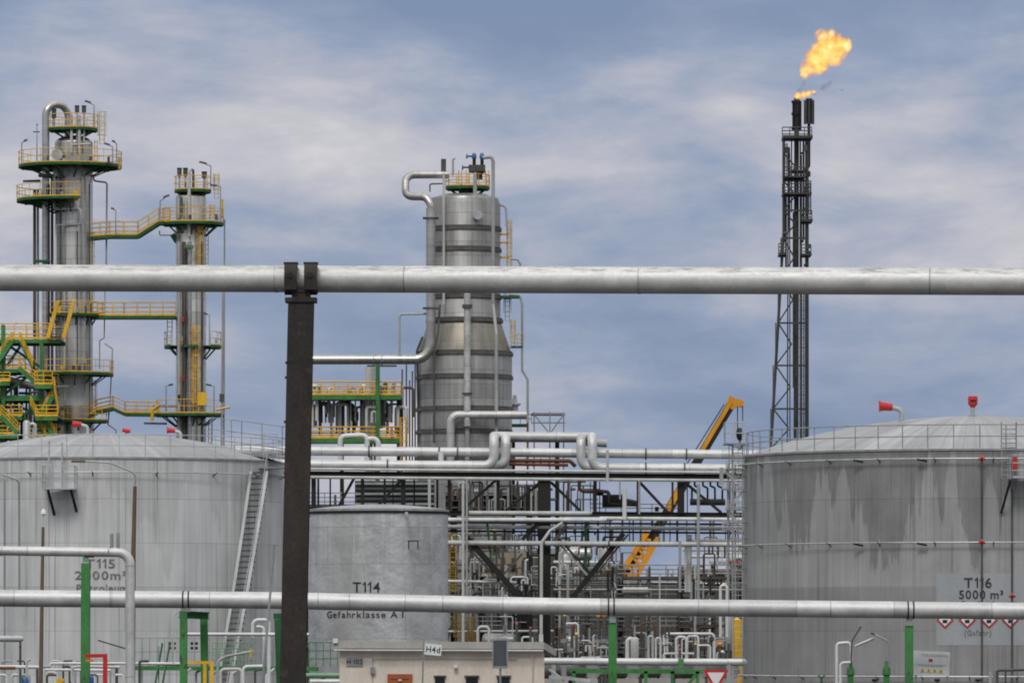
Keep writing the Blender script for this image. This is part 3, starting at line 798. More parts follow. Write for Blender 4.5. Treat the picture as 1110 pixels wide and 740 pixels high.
part(MB().bar(V(106, 693.5, 275.5), V(136, 702.5, 275.5), .06), 'drain_arm', M['dark_steel'], T5)

# ---- small tank
Yc = 300.0; c4 = (X(410, Yc), Yc); R4 = 75.7 * S(Yc); zr4 = Z(554.6, Yc - R4)
T4 = thing('storage_tank', 'small dented grey tank lettered T114 between the dark post and the pipe rack', 'storage tank', (c4[0], c4[1], 0))
part(MB().lathe(c4, [(R4, 0), (R4, zr4)], 96), 'shell', M['t114'], T4)
part(MB().lathe(c4, [(R4 - .05, zr4 + .05), (R4 + .07, zr4 + .08), (R4 + .07, zr4 + .2), (R4 * .7, zr4 + .36), (R4 * .35, zr4 + .46), (.02, zr4 + .5)], 96), 'roof', M['roof_alu'], T4)
part(MB().sector(c4, R4 - .1, R4 + .06, zr4 - .06, zr4 + .05, 0, 360, 96), 'rim_angle', M['dark_steel'], T4)
part(MB().sector(c4, R4 - .1, R4 + .3, -.02, .35, 0, 360, 64), 'foundation', M['concrete'], T4)
for px, txt, cap, py in ((397, 'T114', 11.5, 641.5), (392, '500 m³', 9.5, 652.5), (393, 'Gefahrklasse A I', 7.6, 669.2)):
    m = MB(); add_text_cyl(m, txt, cap * S(Yc - R4), c4, R4 + .02, ang_px(c4, R4, px), Z(py, Yc - R4), 1.0 if 'G' not in txt else 1.12); part(m, 'lettering', M['lettering'], T4)
b = MB()
for x0, y0, x1, y1 in ((442, 586, 454, 586), (443, 586, 443, 595), (453, 586, 453, 595)): b.bar(V(x0, y0, Yc - R4 - .02), V(x1, y1, Yc - R4 - .02), .06)
part(b, 'bracket', M['dark_steel'], T4)
part(MB().cyl(V(440.5, 556, Yc - R4 + .6), V(440.5, 558, Yc - R4 - .35), .11), 'nozzle', M['pale_steel'], T4)
part(MB().bar(V(346.5, 700, Yc - 1.6), V(346.5, 560, Yc - 1.6), .09), 'level_gauge', M['pale_steel'], T4)

# ---- right tank
Yc = 288.0; c6 = (X(1055, Yc), Yc); R6 = 248.6 * S(Yc); zr6 = Z(488, Yc - R6)
T6 = thing('storage_tank', 'huge stained grey tank lettered T116 at the right with railed domed roof', 'storage tank', (c6[0], c6[1], 0))
shell(T6, c6, R6, zr6, M['t116'], 160); zf6 = dome(T6, c6, R6, zr6, Z(453.5, Yc), M['roof_alu'])
m = MB(); ring_rail(m, c6, R6 - .15, zr6 + .1, 178, 362, 6.4, 1.2, .028); part(m, 'railing', M['grey_steel'], T6)
m = MB(); ring_rail(m, c6, R6 - .15, zr6 + .1, 2, 178, 7, 1.2, .024); part(m, 'railing', M['grey_steel'], T6)
cooling_ring(T6, c6, R6, Z(496.8, Yc - R6), .04, 13); cooling_ring(T6, c6, R6, Z(587.5, Yc - R6), .035, 13)
cooling_ring(T6, c6, R6, Z(733, Yc - R6), .05, 16)
def ang6(px): return ang_px(c6, R6, px)
part(MB().lathe(c6, [(R6 + .012, Z(699, Yc - R6)), (R6 + .012, Z(621, Yc - R6))], 12, 180 + ang6(1015), 180 + ang6(1118)), 'label_panel', M['panel_grey'], T6)
for px, txt, cap, py, sq in ((1060, 'T116', 11, 636.4, 1.05), (1063.5, '5000 m³', 9.5, 648.4, 1.0), (1060, 'Rohöl', 9.5, 660.2, 1.05), (1060, '(Gefahr)', 6.2, 688.2, .85)):
    m = MB(); add_text_cyl(m, txt, cap * S(Yc - R6), c6, R6 + .04, ang6(px), Z(py, Yc - R6), sq); part(m, 'lettering', M['lettering'] if 'G' not in txt else M['lettering_grey'], T6)
for px in (1024.5, 1048.5, 1072, 1095):
    a = R_(270 + ang6(px)); d = Vector((math.cos(a), math.sin(a), 0)); tg = Vector((-d.y, d.x, 0)); q = S(Yc - R6)
    p = Vector((c6[0], c6[1], Z(671.5, Yc - R6))) + d * (R6 + .05)
    pl = part(MB().prism([p + tg * 9.2 * q, p + Vector((0, 0, 9.2 * q)), p - tg * 9.2 * q, p - Vector((0, 0, 9.2 * q))], -d * .03), 'hazard_diamond', M['red'], T6)
    p2 = p + d * .012
    part(MB().prism([p2 + tg * 6.8 * q, p2 + Vector((0, 0, 6.8 * q)), p2 - tg * 6.8 * q, p2 - Vector((0, 0, 6.8 * q))], -d * .011), 'diamond_face', M['sign_white'], pl)
    p3 = p2 + d * .012
    part(MB().box(p3 - Vector((0, 0, 1.5 * q)), (5 * q, .015, 3.4 * q), rz=R_(ang6(px))), 'symbol', M['black'], pl)
red_vent(T6, on_roof(c6, zf6, 977.5, 0, 285), 'elbow', 1.02)
red_vent(T6, on_roof(c6, zf6, 1054.5, 0, 287), 'upright', 1.02)
def on6(px, py, off=.1):
    a = R_(270 + ang6(px)); return Vector((c6[0] + (R6 + off) * math.cos(a), c6[1] + (R6 + off) * math.sin(a), Z(py, Yc - R6)))
for px in (1064, 1096):
    pp = part(MB().tube([on6(px, 790, .28), on6(px, 497 if px < 1080 else 530, .28)], .05, 8), 'riser_pipe', M['mid_steel'], T6)
    for py in ((497.5, 588) if px < 1080 else (646,)):
        v = MB(); p = on6(px, py, .36); v.tube([p - Vector((.17, 0, 0)), p + Vector((.17, 0, 0))], .06, 10); v.cyl(p, p + Vector((0, -.25, .12)), .05); part(v, 'valve', M['red'], pp)
for px in (934, 1001): 
    for py in (497.5, 588.5):
        v = MB(); p = on6(px, py, .34); v.bar(p - Vector((.25, 0, 0)), p + Vector((.25, 0, -.1)), .1); part(v, 'pipe_joint', M['dark_steel'], T6)
# bracket platform by the right edge of the view
p0 = on6(1092, 519, .2); p1 = on6(1135, 519, .2); q = 1.3
fl = part(MB().prism([p0, p1, p1 + Vector((.1, -q, 0)), p0 + Vector((.1, -q, 0))], (0, 0, .12)), 'inspection_platform', M['pale_steel'], T6)
m = MB(); line_rail(m, [p0, p0 + Vector((.1, -q, 0)), p1 + Vector((.1, -q, 0))], 1.15, .7, .026, (.66, .33)); part(m, 'railing', M['pale_steel'], fl)
m = MB()
for px in (1085.5, 1101.5): m.tube([on6(px, 519, .0), on6(px, 457, .0)], .04, 6)
for py in range(460, 520, 5): m.tube([on6(1085.5, py, 0), on6(1101.5, py, 0)], .025, 6)
part(m, 'ladder', M['grey_steel'], fl)
v = MB(); p = on6(1098, 503, .5); v.cyl(p - Vector((0, 0, .35)), p + Vector((0, 0, .35)), .13); part(v, 'foam_valve', M['red'], fl)
part(MB().bar(on6(1091, 521, 1.3), on6(1085, 556, .1), .09), 'strut', M['dark_steel'], fl)
# caged ladder and small landing on the far left edge of the tank
a = R_(181); lx = c6[0] - R6
ld = part(MB().box((lx - .55, Yc - 1, Z(482, Yc)), (1.1, 1.6, .08)), 'landing', M['grey_steel'], T6)
m = MB(); zq = Z(482, Yc); line_rail(m, [(lx, Yc - 1.75, zq), (lx - 1.05, Yc - 1.75, zq), (lx - 1.05, Yc - .25, zq)], 1.1, .5, .024, (.5,)); part(m, 'railing', M['pale_steel'], ld)
m = MB()
for dx in (-.12, -.62): m.tube([Vector((lx + dx, Yc - 1.2, .2)), Vector((lx + dx, Yc - 1.2, zq + 1.2))], .035, 6)
zz = .5
while zz < zq: m.tube([Vector((lx - .12, Yc - 1.2, zz)), Vector((lx - .62, Yc - 1.2, zz))], .022, 6); zz += .32
lad = part(m, 'ladder', M['pale_steel'], ld)
m = MB(); zz = 6.0
while zz < zq:
    m.tube([Vector((lx - .37 - .45 * math.cos(R_(k)), Yc - 1.25 - .6 * math.sin(R_(k)), zz)) for k in range(0, 181, 20)], .025, 6); zz += .8
for k in (0, 45, 90, 135, 180): m.tube([Vector((lx - .37 - .45 * math.cos(R_(k)), Yc - 1.25 - .6 * math.sin(R_(k)), 6)), Vector((lx - .37 - .45 * math.cos(R_(k)), Yc - 1.25 - .6 * math.sin(R_(k)), zq))], .022, 6)
part(m, 'ladder_cage', M['grey_steel'], lad)

# street lamps in front of the left tank
Y = 235.0; s = S(Y)
t = thing('street_lamp', 'tall brown lamp mast with long curved arm before the left tank', 'street lamp', (X(143.5, Y), Y, 0))
part(MB().tube([Vector((X(143.4, Y), Y, 0)), V(144.6, 600, Y), V(146.3, 527, Y)], [2.9 * s, 2.6 * s, 2.0 * s], 12), 'mast', M['brown_wood'], t)
part(MB().tube([V(146.4, 528, Y), V(147.5, 513, Y), V(120, 501.5, Y), V(92, 499.5, Y)], .9 * s, 8, bend=.35), 'arm', M['grey_steel'], t)
part(MB().box(V(85, 500, Y), (15 * s, 5 * s, 2.4 * s)), 'lamp_head', M['brown_wood'], t)
t = thing('lamp_mast', 'shorter brown mast with white cap standing before the left tank', 'street lamp', (X(44, Y), Y, 0))
part(MB().tube([Vector((X(43.4, Y), Y, 0)), V(46.7, 571, Y)], [2.6 * s, 1.7 * s], 12), 'mast', M['brown_wood'], t)
part(MB().cyl(V(46.8, 571, Y), V(47.2, 558, Y), .7 * s), 'stem', M['pale_steel'], t)
part(MB().lathe((X(47.2, Y), Y), [(.1 * s, Z(558.5, Y)), (3.2 * s, Z(557, Y)), (3 * s, Z(554, Y)), (1.2 * s, Z(551.5, Y)), (.05, Z(551, Y))], 16), 'lamp_head', M['sign_white'], t)
# ------------------------------------------------------------------ process columns
def ring_platform(tank, cx, Y, y, ro, a0, a1, ri, rail=16, step=14, ymat='yellow', toe=True, brackets=6, gaps=None):
    """a grating ring on a column; lengths in photo pixels at depth Y"""
    s = S(Y); c = (X(cx, Y), Y); z = Z(y, Y)
    dk = part(MB().sector(c, ri * s, (ro - .5) * s, z - .06, z, a0, a1), 'platform', M['mid_steel'], tank)
    part(MB().sector(c, (ro - .6) * s, ro * s, z - .17, z + .02, a0, a1), 'rim_beam', M['green_dark'], dk)
    if toe: part(MB().sector(c, (ro - .35) * s, (ro - .05) * s, z + .022, z + .1, a0, a1), 'toe_board', M[ymat], dk)
    m = MB(); ring_rail(m, c, (ro - .3) * s, z, a0, a1, step, rail * s, .026)
    part(m, 'railing', M[ymat], dk)
    for k in range(brackets):
        a = R_(a0 + (a1 - a0) * (k + .5) / brackets); d = Vector((math.cos(a), math.sin(a), 0)); b = Vector((c[0], c[1], z))
        br = MB(); br.bar(b + d * max(ri * s - .1, .1) + Vector((0, 0, -.14)), b + d * (ro - .6) * s + Vector((0, 0, -.14)), .1, .16)
        br.bar(b + d * max(ri * s - .1, .1) + Vector((0, 0, -.95)), b + d * (ro * .8) * s + Vector((0, 0, -.2)), .09)
        part(br, 'bracket', M['green_dark'], dk)
    return dk
def cage_ladder(tank, px, y0, y1, Y, w, mat='yellow_pale', hoops=True, dy=0.0):
    """ladder from row y1 up to y0 with safety hoops facing the viewer's side"""
    s = S(Y); Yd = Y + dy; x = X(px, Y); zt, zb = Z(y0, Y), Z(y1, Y); hw = w * s * .28
    m = MB()
    for dx in (-hw, hw): m.tube([Vector((x + dx, Yd, zb)), Vector((x + dx, Yd, zt))], .035, 6)
    z = zb
    while z < zt: m.tube([Vector((x - hw, Yd, z)), Vector((x + hw, Yd, z))], .02, 6); z += .33
    ld = part(m, 'ladder', M[mat], tank)
    if hoops:
        m = MB(); z = zb + .6; R = w * s * .5
        arc = lambda zz: [Vector((x + R * math.cos(R_(k)), Yd - .9 * R * math.sin(R_(k)) * 1.4, zz)) for k in range(0, 181, 20)]
        while z < zt + .05: m.tube(arc(z), .025, 6); z += .85
        for k in (0, 45, 90, 135, 180):
            p = Vector((x + R * math.cos(R_(k)), Yd - 1.26 * R * math.sin(R_(k)), 0)); m.tube([p + Vector((0, 0, zb + .6)), p + Vector((0, 0, zt))], .02, 6)
        part(m, 'ladder_cage', M[mat], ld)
    return ld
def lamp(tank, px, y0, y1, Y, dx=-6, dy=4, dY=0.0):
    """slim lamp pole on a platform: foot row y1, head row y0"""
    Yd = Y + dY; o = part(MB().tube([V(px, y1, Yd), V(px, y0 + dy, Yd), V(px + dx, y0, Yd)], .045, 8), 'lamp_pole', M['grey_steel'], tank)
    part(MB().bar(V(px + dx * .45, y0 + dy * .35, Yd), V(px + dx * 1.25, y0 - .5, Yd), .2, .13), 'lamp_head', M['mid_steel'], o)
def silencer(tank, px, y0, y1, Y, r, dY=0.0, yb=None):
    o = part(MB().cyl(V(px, y1, Y + dY), V(px, y0, Y + dY), r * S(Y)), 'silencer', M['mid_steel'], tank)
    part(MB().cyl(V(px, yb or y1 + 9, Y + dY), V(px, y1, Y + dY), r * .45 * S(Y)), 'silencer_pipe', M['pale_steel'], o)
    part(MB().cyl(V(px, y0 + 1.0, Y + dY), V(px, y0 + .2, Y + dY), r * 1.15 * S(Y)), 'silencer_cap', M['dark_steel'], o)
def ppipe(tank, pts, Y, r, mat='pipe_grey', name='pipe', bend=None, seg=10):
    P_ = [V(p[0], p[1], Y + (p[2] if len(p) > 2 else 0)) for p in pts]
    return part(MB().tube(P_, r * S(Y), seg, bend=(bend if bend is not None else r * 2.6) * S(Y)), name, M[mat], tank)

# ---- left, tallest column
Y = 400.0; s = S(Y); cx = 80; c = (X(cx, Y), Y)
A = thing('process_column', 'tall left cylindrical column with inverted U pipe over its domed top', 'process column', (c[0], c[1], 0))
zt = Z(156, Y); prof = [(22.5 * s, 0), (22.5 * s, Z(452, Y)), (20.6 * s, Z(438, Y)), (20.6 * s, zt)]
for k in range(1, 9): prof.append((max(20.6 * s * math.cos(R_(k * 11.25)), .01), zt + 9 * s * math.sin(R_(k * 11.25))))
part(MB().lathe(c, prof, 64), 'shell', M['column_alu'], A)
part(MB().lathe(c, [(20.7 * s, Z(441, Y)), (20.9 * s, Z(441, Y)), (20.9 * s, Z(404, Y)), (20.7 * s, Z(404, Y))], 64), 'bare_course', M['pipe_white'], A)
ring_platform(A, 79, Y, 140, 27, 0, 360, .5, 15, 30, brackets=8)
ring_platform(A, 76, Y, 180, 56, 0, 360, 20, 15, 15, brackets=12)
ring_platform(A, 78, Y, 217, 60, 95, 283, 20, 15, 15, brackets=8)
ring_platform(A, 80, Y, 341, 32, 195, 400, 20, 13, 18, brackets=6)
ring_platform(A, 80, Y, 405, 43, 200, 385, 20, 14, 16, brackets=6)
ring_platform(A, 80, Y, 456, 38, 185, 360, 20, 13, 16, brackets=6)
ppipe(A, [(74, 152), (74, 113.5, 0), (49.5, 113.5, -1), (49.5, 560, -1)], Y, 4.0, 'column_alu', 'overhead_vapour_pipe', 13, 20)
ppipe(A, [(37.5, 205), (37.5, 560)], Y, 1.7, 'pipe_brown', 'riser_pipe')
ppipe(A, [(41, 205, 1), (41, 560, 1)], Y, 1.4, 'pipe_grey', 'riser_pipe')
ppipe(A, [(56.5, 190, -.5), (56.5, 560, -.5)], Y, 1.6, 'mid_steel', 'riser_pipe')
ppipe(A, [(60.5, 292, -1.6), (60.5, 244, -1.6), (87.5, 243, -1.6), (87.5, 226.5, -1.6), (58.5, 226.5, -1.6), (58.5, 185, -1.6)], Y, 1.1, 'pipe_white', 'instrument_pipe', 2.5)
ppipe(A, [(101.5, 190, -.3), (101.5, 196, -.3), (116, 198, -.3), (115, 300, -.3)], Y, 1.0, 'pipe_grey', 'drain_pipe')
ppipe(A, [(114, 300), (113, 366), (108, 369), (108, 400)], Y, .7, 'pipe_grey', 'drain_pipe')
ppipe(A, [(113.5, 372), (122, 378), (119, 440), (117, 460), (126, 466), (126, 500)], Y, .7, 'pipe_grey', 'drain_pipe')
ppipe(A, [(25, 196.5, -1), (44, 196, -1)], Y, 1.3, 'mid_steel', 'stub_pipe')
part(MB().cyl(V(62, 167.5, Y - 1.6), V(62, 167.5, Y - 1.15), 6 * s, seg=24), 'manhole', M['pale_steel'], A)
for px, y0, y1 in ((83.5, 114.5, 122), (91, 114.5, 122)): silencer(A, px, y0, y1, Y, 2.4, -1.2, 166)
silencer(A, 58.5, 118, 128, Y, 2.6, .6, 139)
for px in (77.5, 86): ppipe(A, [(px, 166, -1.55), (px, 125, -1.55)], Y, 1.6, 'pipe_pale', 'vent_pipe')
ppipe(A, [(76, 157, -1.6), (98, 156, -1.6)], Y, .9, 'pipe_pale', 'vent_header')
cage_ladder(A, 110.5, 122, 156, Y, 9, 'yellow_pale'); cage_ladder(A, 104, 152, 179, Y, 5, 'yellow', False)
cage_ladder(A, 99, 252, 338, Y, 8, 'yellow_pale', True, -.5); cage_ladder(A, 101, 412, 452, Y, 8, 'yellow_pale', True)
for k in ((23.5, 152, 178, 5, 3), (40, 135, 178, 0.5, 0), (102, 110, 138, -8, 4), (126.5, 153, 178, -4, 3), (122, 156, 178, -7, 3)): lamp(A, k[0], k[1], k[2], Y, k[3], k[4], -2.0)
ppipe(A, [(36, 143, -1), (43, 143, -1)], Y, .7, 'mid_steel', 'cross_arm')
part(MB().box(V(129.3, 177, Y - .8), (2.2 * s, .5, 13 * s)), 'gate', M['yellow'], A)
part(MB().box(V(82.3, 212, Y - 3.2), (5.5 * s, .1, 11 * s)), 'gate', M['yellow'], A)
part(MB().box(V(50, 190.5, Y - 1.6), (16 * s, .8, 2.6 * s)), 'pipe_support', M['green_dark'], A)
part(MB().box(V(46, 283, Y - 1.6), (16 * s, .8, 2.4 * s)), 'pipe_support', M['green_dark'], A)

# ---- right-hand slimmer column of the pair
cx = 207; c = (X(cx, Y), Y)
B = thing('process_column', 'slimmer shorter column, linked by yellow-railed walkways to the tall left column', 'process column', (c[0], c[1], 0))
zt = Z(214, Y); prof = [(16.5 * s, 0), (16.5 * s, zt)]
for k in range(1, 7): prof.append((max(16.5 * s * math.cos(R_(k * 15)), .01), zt + 5 * s * math.sin(R_(k * 15))))
part(MB().lathe(c, prof, 56), 'shell', M['column_alu'], B)
ring_platform(B, 209, Y, 206.5, 20, 0, 360, .5, 15, 40, brackets=6)
ring_platform(B, 209, Y, 242, 33.5, 0, 360, 16, 15, 20, brackets=10)
ring_platform(B, 209, Y, 375, 31, 160, 222, 16, 15, 20, 'pale_steel', brackets=2)
ring_platform(B, 209, Y, 375, 31, 312, 390, 16, 15, 20, 'yellow_pale', brackets=3)
part(MB().box(V(207, 375, Y - 1.5), (16 * s, .8, .16)), 'pipe_support', M['green_dark'], B)
ring_platform(B, 206, Y, 449, 37, 170, 372, 16, 15, 16, brackets=8)
ppipe(B, [(205, 256, -1.5), (205, 184.5, -1.5), (208, 183, -1.2)], Y, 1.9, 'pipe_pale', 'vent_pipe')
for px in (194.5, 201): silencer(B, px, 182, 191, Y, 2.5, -.6, 204)
silencer(B, 221.5, 186, 193, Y, 2.8, 0, 204)
ppipe(B, [(209.5, 184, -1), (209.5, 206, -1)], Y, 1.3, 'mid_steel', 'stub_pipe')
for px, r, m_ in ((194, 1.9, 'pipe_grey'), (200, 1.5, 'mid_steel'), (205.5, 2.3, 'column_alu'), (198, 1.0, 'pipe_brown'), (219, 1.4, 'mid_steel')):
    ppipe(B, [(px, 560, -1.35), (px, 262, -1.35)], Y, r, m_, 'riser_pipe')
for px in (193.5, 197, 201.5): ppipe(B, [(px, 236, -1.4), (px, 214, -1.4)], Y, 1.2, 'pipe_pale' if px != 197 else 'mid_steel', 'nozzle_pipe')
cage_ladder(B, 213.5, 353, 446, Y, 9, 'yellow', True, -1.4); cage_ladder(B, 218.5, 246, 300, Y, 7, 'yellow', True, -1.2)
cage_ladder(B, 234.5, 188, 215, Y, 7, 'yellow_pale'); cage_ladder(B, 230, 222, 241, Y, 6, 'yellow', True)
cage_ladder(B, 224, 250, 300, Y, 6, 'yellow_pale', False); cage_ladder(B, 184, 345, 374, Y, 9, 'yellow_pale', False); cage_ladder(B, 228, 455, 480, Y, 7, 'yellow_pale', False)
part(MB().box(V(219, 432, Y - 2.4), (10 * s, .2, 14 * s)), 'safety_gate', M['yellow'], B); part(MB().box(V(241, 226, Y - .3), (2.2 * s, .4, 20 * s)), 'gate', M['yellow'], B)
ppipe(B, [(242.6, 500), (243.5, 238)], Y, .9, 'pipe_grey', 'drain_pipe'); ppipe(B, [(240, 500, -1), (241.8, 310, -1)], Y, 1.1, 'pipe_grey', 'drain_pipe')
part(MB().box(V(240.5, 431, Y - 1), (5 * s, .3, 8.5 * s)), 'junction_box', M['mid_steel'], B)
for k in ((228.5, 176, 200, -10, 4), (173.5, 212, 240, 8, 6), (239, 201, 240, -9, 1), (180, 417, 448, 6, 1), (232, 417, 448, -7, 1.5), (227, 340, 375, -5, 1.5), (125.5, 226, 254, -4, 2)): lamp(B if k[0] > 150 else A, k[0], k[1], k[2], Y, k[3], k[4], -1.6)
ppipe(B, [(173, 250), (173, 255), (186, 255)], Y, .6, 'pipe_grey', 'drain_pipe'); part(MB().bar(V(187, 254, Y), V(192, 262, Y), .4), 'pipe_support', M['green_dark'], B)
part(MB().box(V(205, 267.5, Y - 1.7), (9 * s, .6, 3 * s)), 'pipe_support', M['green'], B)
for px, y in ((198, 346), (197.5, 410), (194, 430)): part(MB().box(V(px, y, Y - 1.6), (2.5 * s, .2, 5 * s)), 'valve', M['red'] if y != 430 else M['black'], B)
ppipe(B, [(156, 458.5, -1), (181, 459, -1)], Y, 1.1, 'mid_steel', 'stub_pipe'); ppipe(B, [(234, 444, -2), (249, 441, -2)], Y, 1.3, 'yellow_pale', 'davit'); ppipe(B, [(165, 456, -1.5), (165, 444, -1.5), (172, 439, -1.5)], Y, 1.8, 'yellow', 'davit')
ppipe(B, [(166, 440, -1), (196, 440, -1)], Y, 1.1, 'pipe_brown', 'stub_pipe')

random.seed(17)
for k in range(16):
    base = 0; row = random.choice((177, 214, 338, 402))
    px = random.uniform(62, 100) if row > 300 else random.uniform(24, 78) if row == 214 else random.uniform(26, 126)
    part(MB().box(V(px, row - random.uniform(2, 5), Y - random.uniform(1.7, 2.6)), (random.uniform(1.5, 4) * s, .3, random.uniform(3, 9) * s)), 'instrument_box', M[random.choice(['mid_steel', 'grey_steel', 'pipe_brown', 'pale_steel', 'yellow'])], A)
for k in range(10):
    row = random.choice((204, 239, 372, 446)); px = random.uniform(192, 226) if row in (204,) else random.uniform(182, 236)
    part(MB().box(V(px, row - random.uniform(2, 5), Y - random.uniform(1.4, 2.0)), (random.uniform(1.5, 4) * s, .3, random.uniform(3, 8) * s)), 'instrument_box', M[random.choice(['mid_steel', 'grey_steel', 'pipe_brown', 'yellow'])], B)
for px, ya, yb, r, m_ in ((66, 200, 330, .8, 'mid_steel'), (92, 190, 440, .9, 'pipe_grey'), (97, 200, 452, .7, 'mid_steel'), (70, 300, 440, .9, 'pipe_pale'), (84, 250, 400, .6, 'pipe_brown'), (53, 200, 500, 1.2, 'dark_steel')):
    ppipe(A, [(px, yb, -1.55), (px, ya, -1.55)], Y, r, m_, 'riser_pipe')

# ---- walkways between the pair
def walkway(pts, label, rail=15):
    Yw = Y - .9
    P_ = [V(a, b, Yw) for a, b in pts]; t = thing('walkway_bridge', label, 'walkway', P_[0])
    for dy in (0, 1.1):
        m = MB()
        for a, b in zip(P_, P_[1:]): m.bar(a + Vector((0, dy, .04)), b + Vector((0, dy, .04)), .1, .22)
        part(m, 'side_beam', M['green_dark'], t)
        m = MB()
        for a, b in zip(P_, P_[1:]): m.bar(a + Vector((0, dy - .07, .24)), b + Vector((0, dy - .07, .24)), .03, .1)
        part(m, 'toe_board', M['yellow'], t)
        m = MB(); line_rail(m, [p + Vector((0, dy, .15)) for p in P_], rail * s, .85, .028, (.66, .33)); part(m, 'railing', M['yellow'] if dy == 0 else M['yellow_pale'], t)
    m = MB()
    for a, b in zip(P_, P_[1:]): m.bar((a + b) / 2 + (a - b) / 2 + Vector((0, .55, .1)), b + Vector((0, .55, .1)), 1.05, .06)
    part(m, 'deck', M['mid_steel'], t)
walkway([(97, 259), (118, 257), (149, 257), (172, 242.5), (184, 242)], 'upper walkway bridge with a stair flight rising to the slim column')
walkway([(98, 344.5), (134, 344.5), (190, 344.5)], 'level yellow-railed walkway bridge just under the high silver pipe')
walkway([(60, 460), (86, 459), (104, 447.5), (122, 443.5), (135, 449.5), (172, 450)], 'lowest walkway bridge with humped green beam above the left tank roof', 12.5)

# ---- stair tower at the left edge
Yt = 391.0; s = S(Yt)
t = thing('stair_tower', 'green steel stair tower with yellow handrails at the left edge', 'stair tower', (X(20, Yt), Yt, 0))
for px, y0 in ((-24, 352), (3.5, 352), (45, 368)):
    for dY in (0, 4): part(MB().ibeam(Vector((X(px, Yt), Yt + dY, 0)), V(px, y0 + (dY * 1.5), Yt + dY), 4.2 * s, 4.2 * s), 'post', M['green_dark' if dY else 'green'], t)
def deck(x0, x1, y, dY0=0.0, dY1=4.0, rail=17, rails=True, name='platform', th=4.0):
    zc = Z(y, Yt); o = part(MB().box(((X(x0, Yt) + X(x1, Yt)) / 2, Yt + (dY0 + dY1) / 2, zc - .05), (X(x1, Yt) - X(x0, Yt), dY1 - dY0, .07)), name, M['mid_steel'], t)
    for dy in (dY0 - .06, dY1 + .06): part(MB().bar(V(x0, y, Yt) + Vector((0, dy, -.15)), V(x1, y, Yt) + Vector((0, dy, -.15)), .1, th * s), 'edge_beam', M['green'], o)
    if rails:
        m = MB(); line_rail(m, [V(x0, y, Yt) + Vector((0, dY0, 0)), V(x1, y, Yt) + Vector((0, dY0, 0))], rail * s, .8, .036, (.66, .33)); line_rail(m, [V(x0, y, Yt) + Vector((0, dY1, 0)), V(x1, y, Yt) + Vector((0, dY1, 0))], rail * s, .9, .034, (.5,)); m.bar(V(x0, y - 1.4, Yt) + Vector((0, dY0 - .09, 0)), V(x1, y - 1.4, Yt) + Vector((0, dY0 - .09, 0)), .03, .15)
        part(m, 'railing', M['yellow'], o)
    return o
deck(-60, 66, 367.5); deck(-60, 22, 399.5, rail=14); deck(39, 58, 417.5, -1, 4, 15); deck(-60, 46, 429, rails=False, th=6); deck(-60, 24, 451, rail=12); deck(-60, 20, 471, -.6, 4, 14); deck(32, 62, 474, -.6, 4, 14)
def flight(p0, p1, w=1.0, mat='yellow', rail=12, n=12, dY=-.7):
    a, b = V(p0[0], p0[1], Yt) + Vector((0, dY, 0)), V(p1[0], p1[1], Yt) + Vector((0, dY, 0))
    o = part(MB().bar(a, b, .08, .3), 'stair', M['green'], t); part(MB().bar(a + Vector((0, w, 0)), b + Vector((0, w, 0)), .08, .3), 'stringer', M['green'], o)
    m = MB()
    for k in range(n): p = a.lerp(b, (k + .5) / n); m.box(p + Vector((0, w / 2, 0)), (.26, w, .04))
    part(m, 'treads', M['mid_steel'], o)
    m = MB()
    for dy in (0, w): line_rail(m, [a + Vector((0, dy, 0)), b + Vector((0, dy, 0))], rail * s, .7, .036, (.66, .33))
    part(m, 'handrail', M[mat], o)
flight((21, 399), (41, 417)); flight((36, 399), (22, 370), rail=10); flight((-6, 399), (14, 370), rail=10); flight((60, 474), (46, 452), rail=10); flight((46, 452), (58, 430), rail=10); deck(40, 64, 452, -1.2, 4, 12); deck(-60, 12, 414, -.8, 4, 10); flight((58, 417), (64, 450), rail=9); flight((50, 474), (34, 440), rail=11); flight((0, 430), (-25, 451)); flight((20, 470), (2, 451))
m = MB()
for dx in (0, 17): m.bar(V(52 + dx, 366, Yt - .5), V(63 + dx, 326, Yt - .5), .26, .3)
o = part(m, 'steep_stair', M['yellow'], t); m = MB()
for k in range(14): p = V(52, 366, Yt - .5).lerp(V(63, 326, Yt - .5), (k + .5) / 14); m.box(p + Vector((8.5 * s, 0, 0)), (17 * s, .2, .04))
part(m, 'treads', M['mid_steel'], o)
for x0, y0, x1, y1 in ((-22, 396, 2, 372), (6, 372, 44, 398), (8, 396, 24, 372), (4, 428, 40, 400), (5, 432, 44, 470), (44, 432, 5, 470), (-22, 432, 3, 470)):
    part(MB().bar(V(x0, y0, Yt + .2), V(x1, y1, Yt + .2), .2), 'brace', M['green_dark'], t)
part(MB().bar(V(-4, 399, Yt + 1), V(-4, 345, Yt + 1), .12), 'lamp_pole', M['grey_steel'], t)
m = MB().tube([V(-60, 400, Yt + 1.5), V(0, 409, Yt + 1.5), V(47, 421, Yt + 1.5), V(47, 520, Yt + 1.5)], 3.6 * s, 16, bend=8 * s)
solo(m, 'sloping_pipe', M['pipe_clad'], 'sloping silver pipe passing through the green stair tower', 'pipe')
for k in range(44):
    x = random.uniform(-4, 64); y0 = random.uniform(405, 450)
    m = MB().tube([V(x, 560, Yt + random.uniform(1, 6)), V(x, y0, Yt + 3), V(x + random.choice((-12, 10, 14)), y0, Yt + 3)], random.uniform(.8, 1.7) * s, 8, bend=3 * s)
    solo(m, 'riser_pipe', M[random.choice(['pipe_grey', 'pipe_brown', 'pipe_pale', 'mid_steel'])], 'thin bent riser pipe tangled inside the green stair tower', 'pipe', 'riser pipes inside the stair tower')
Yv = 392.0; sv = S(Yv)
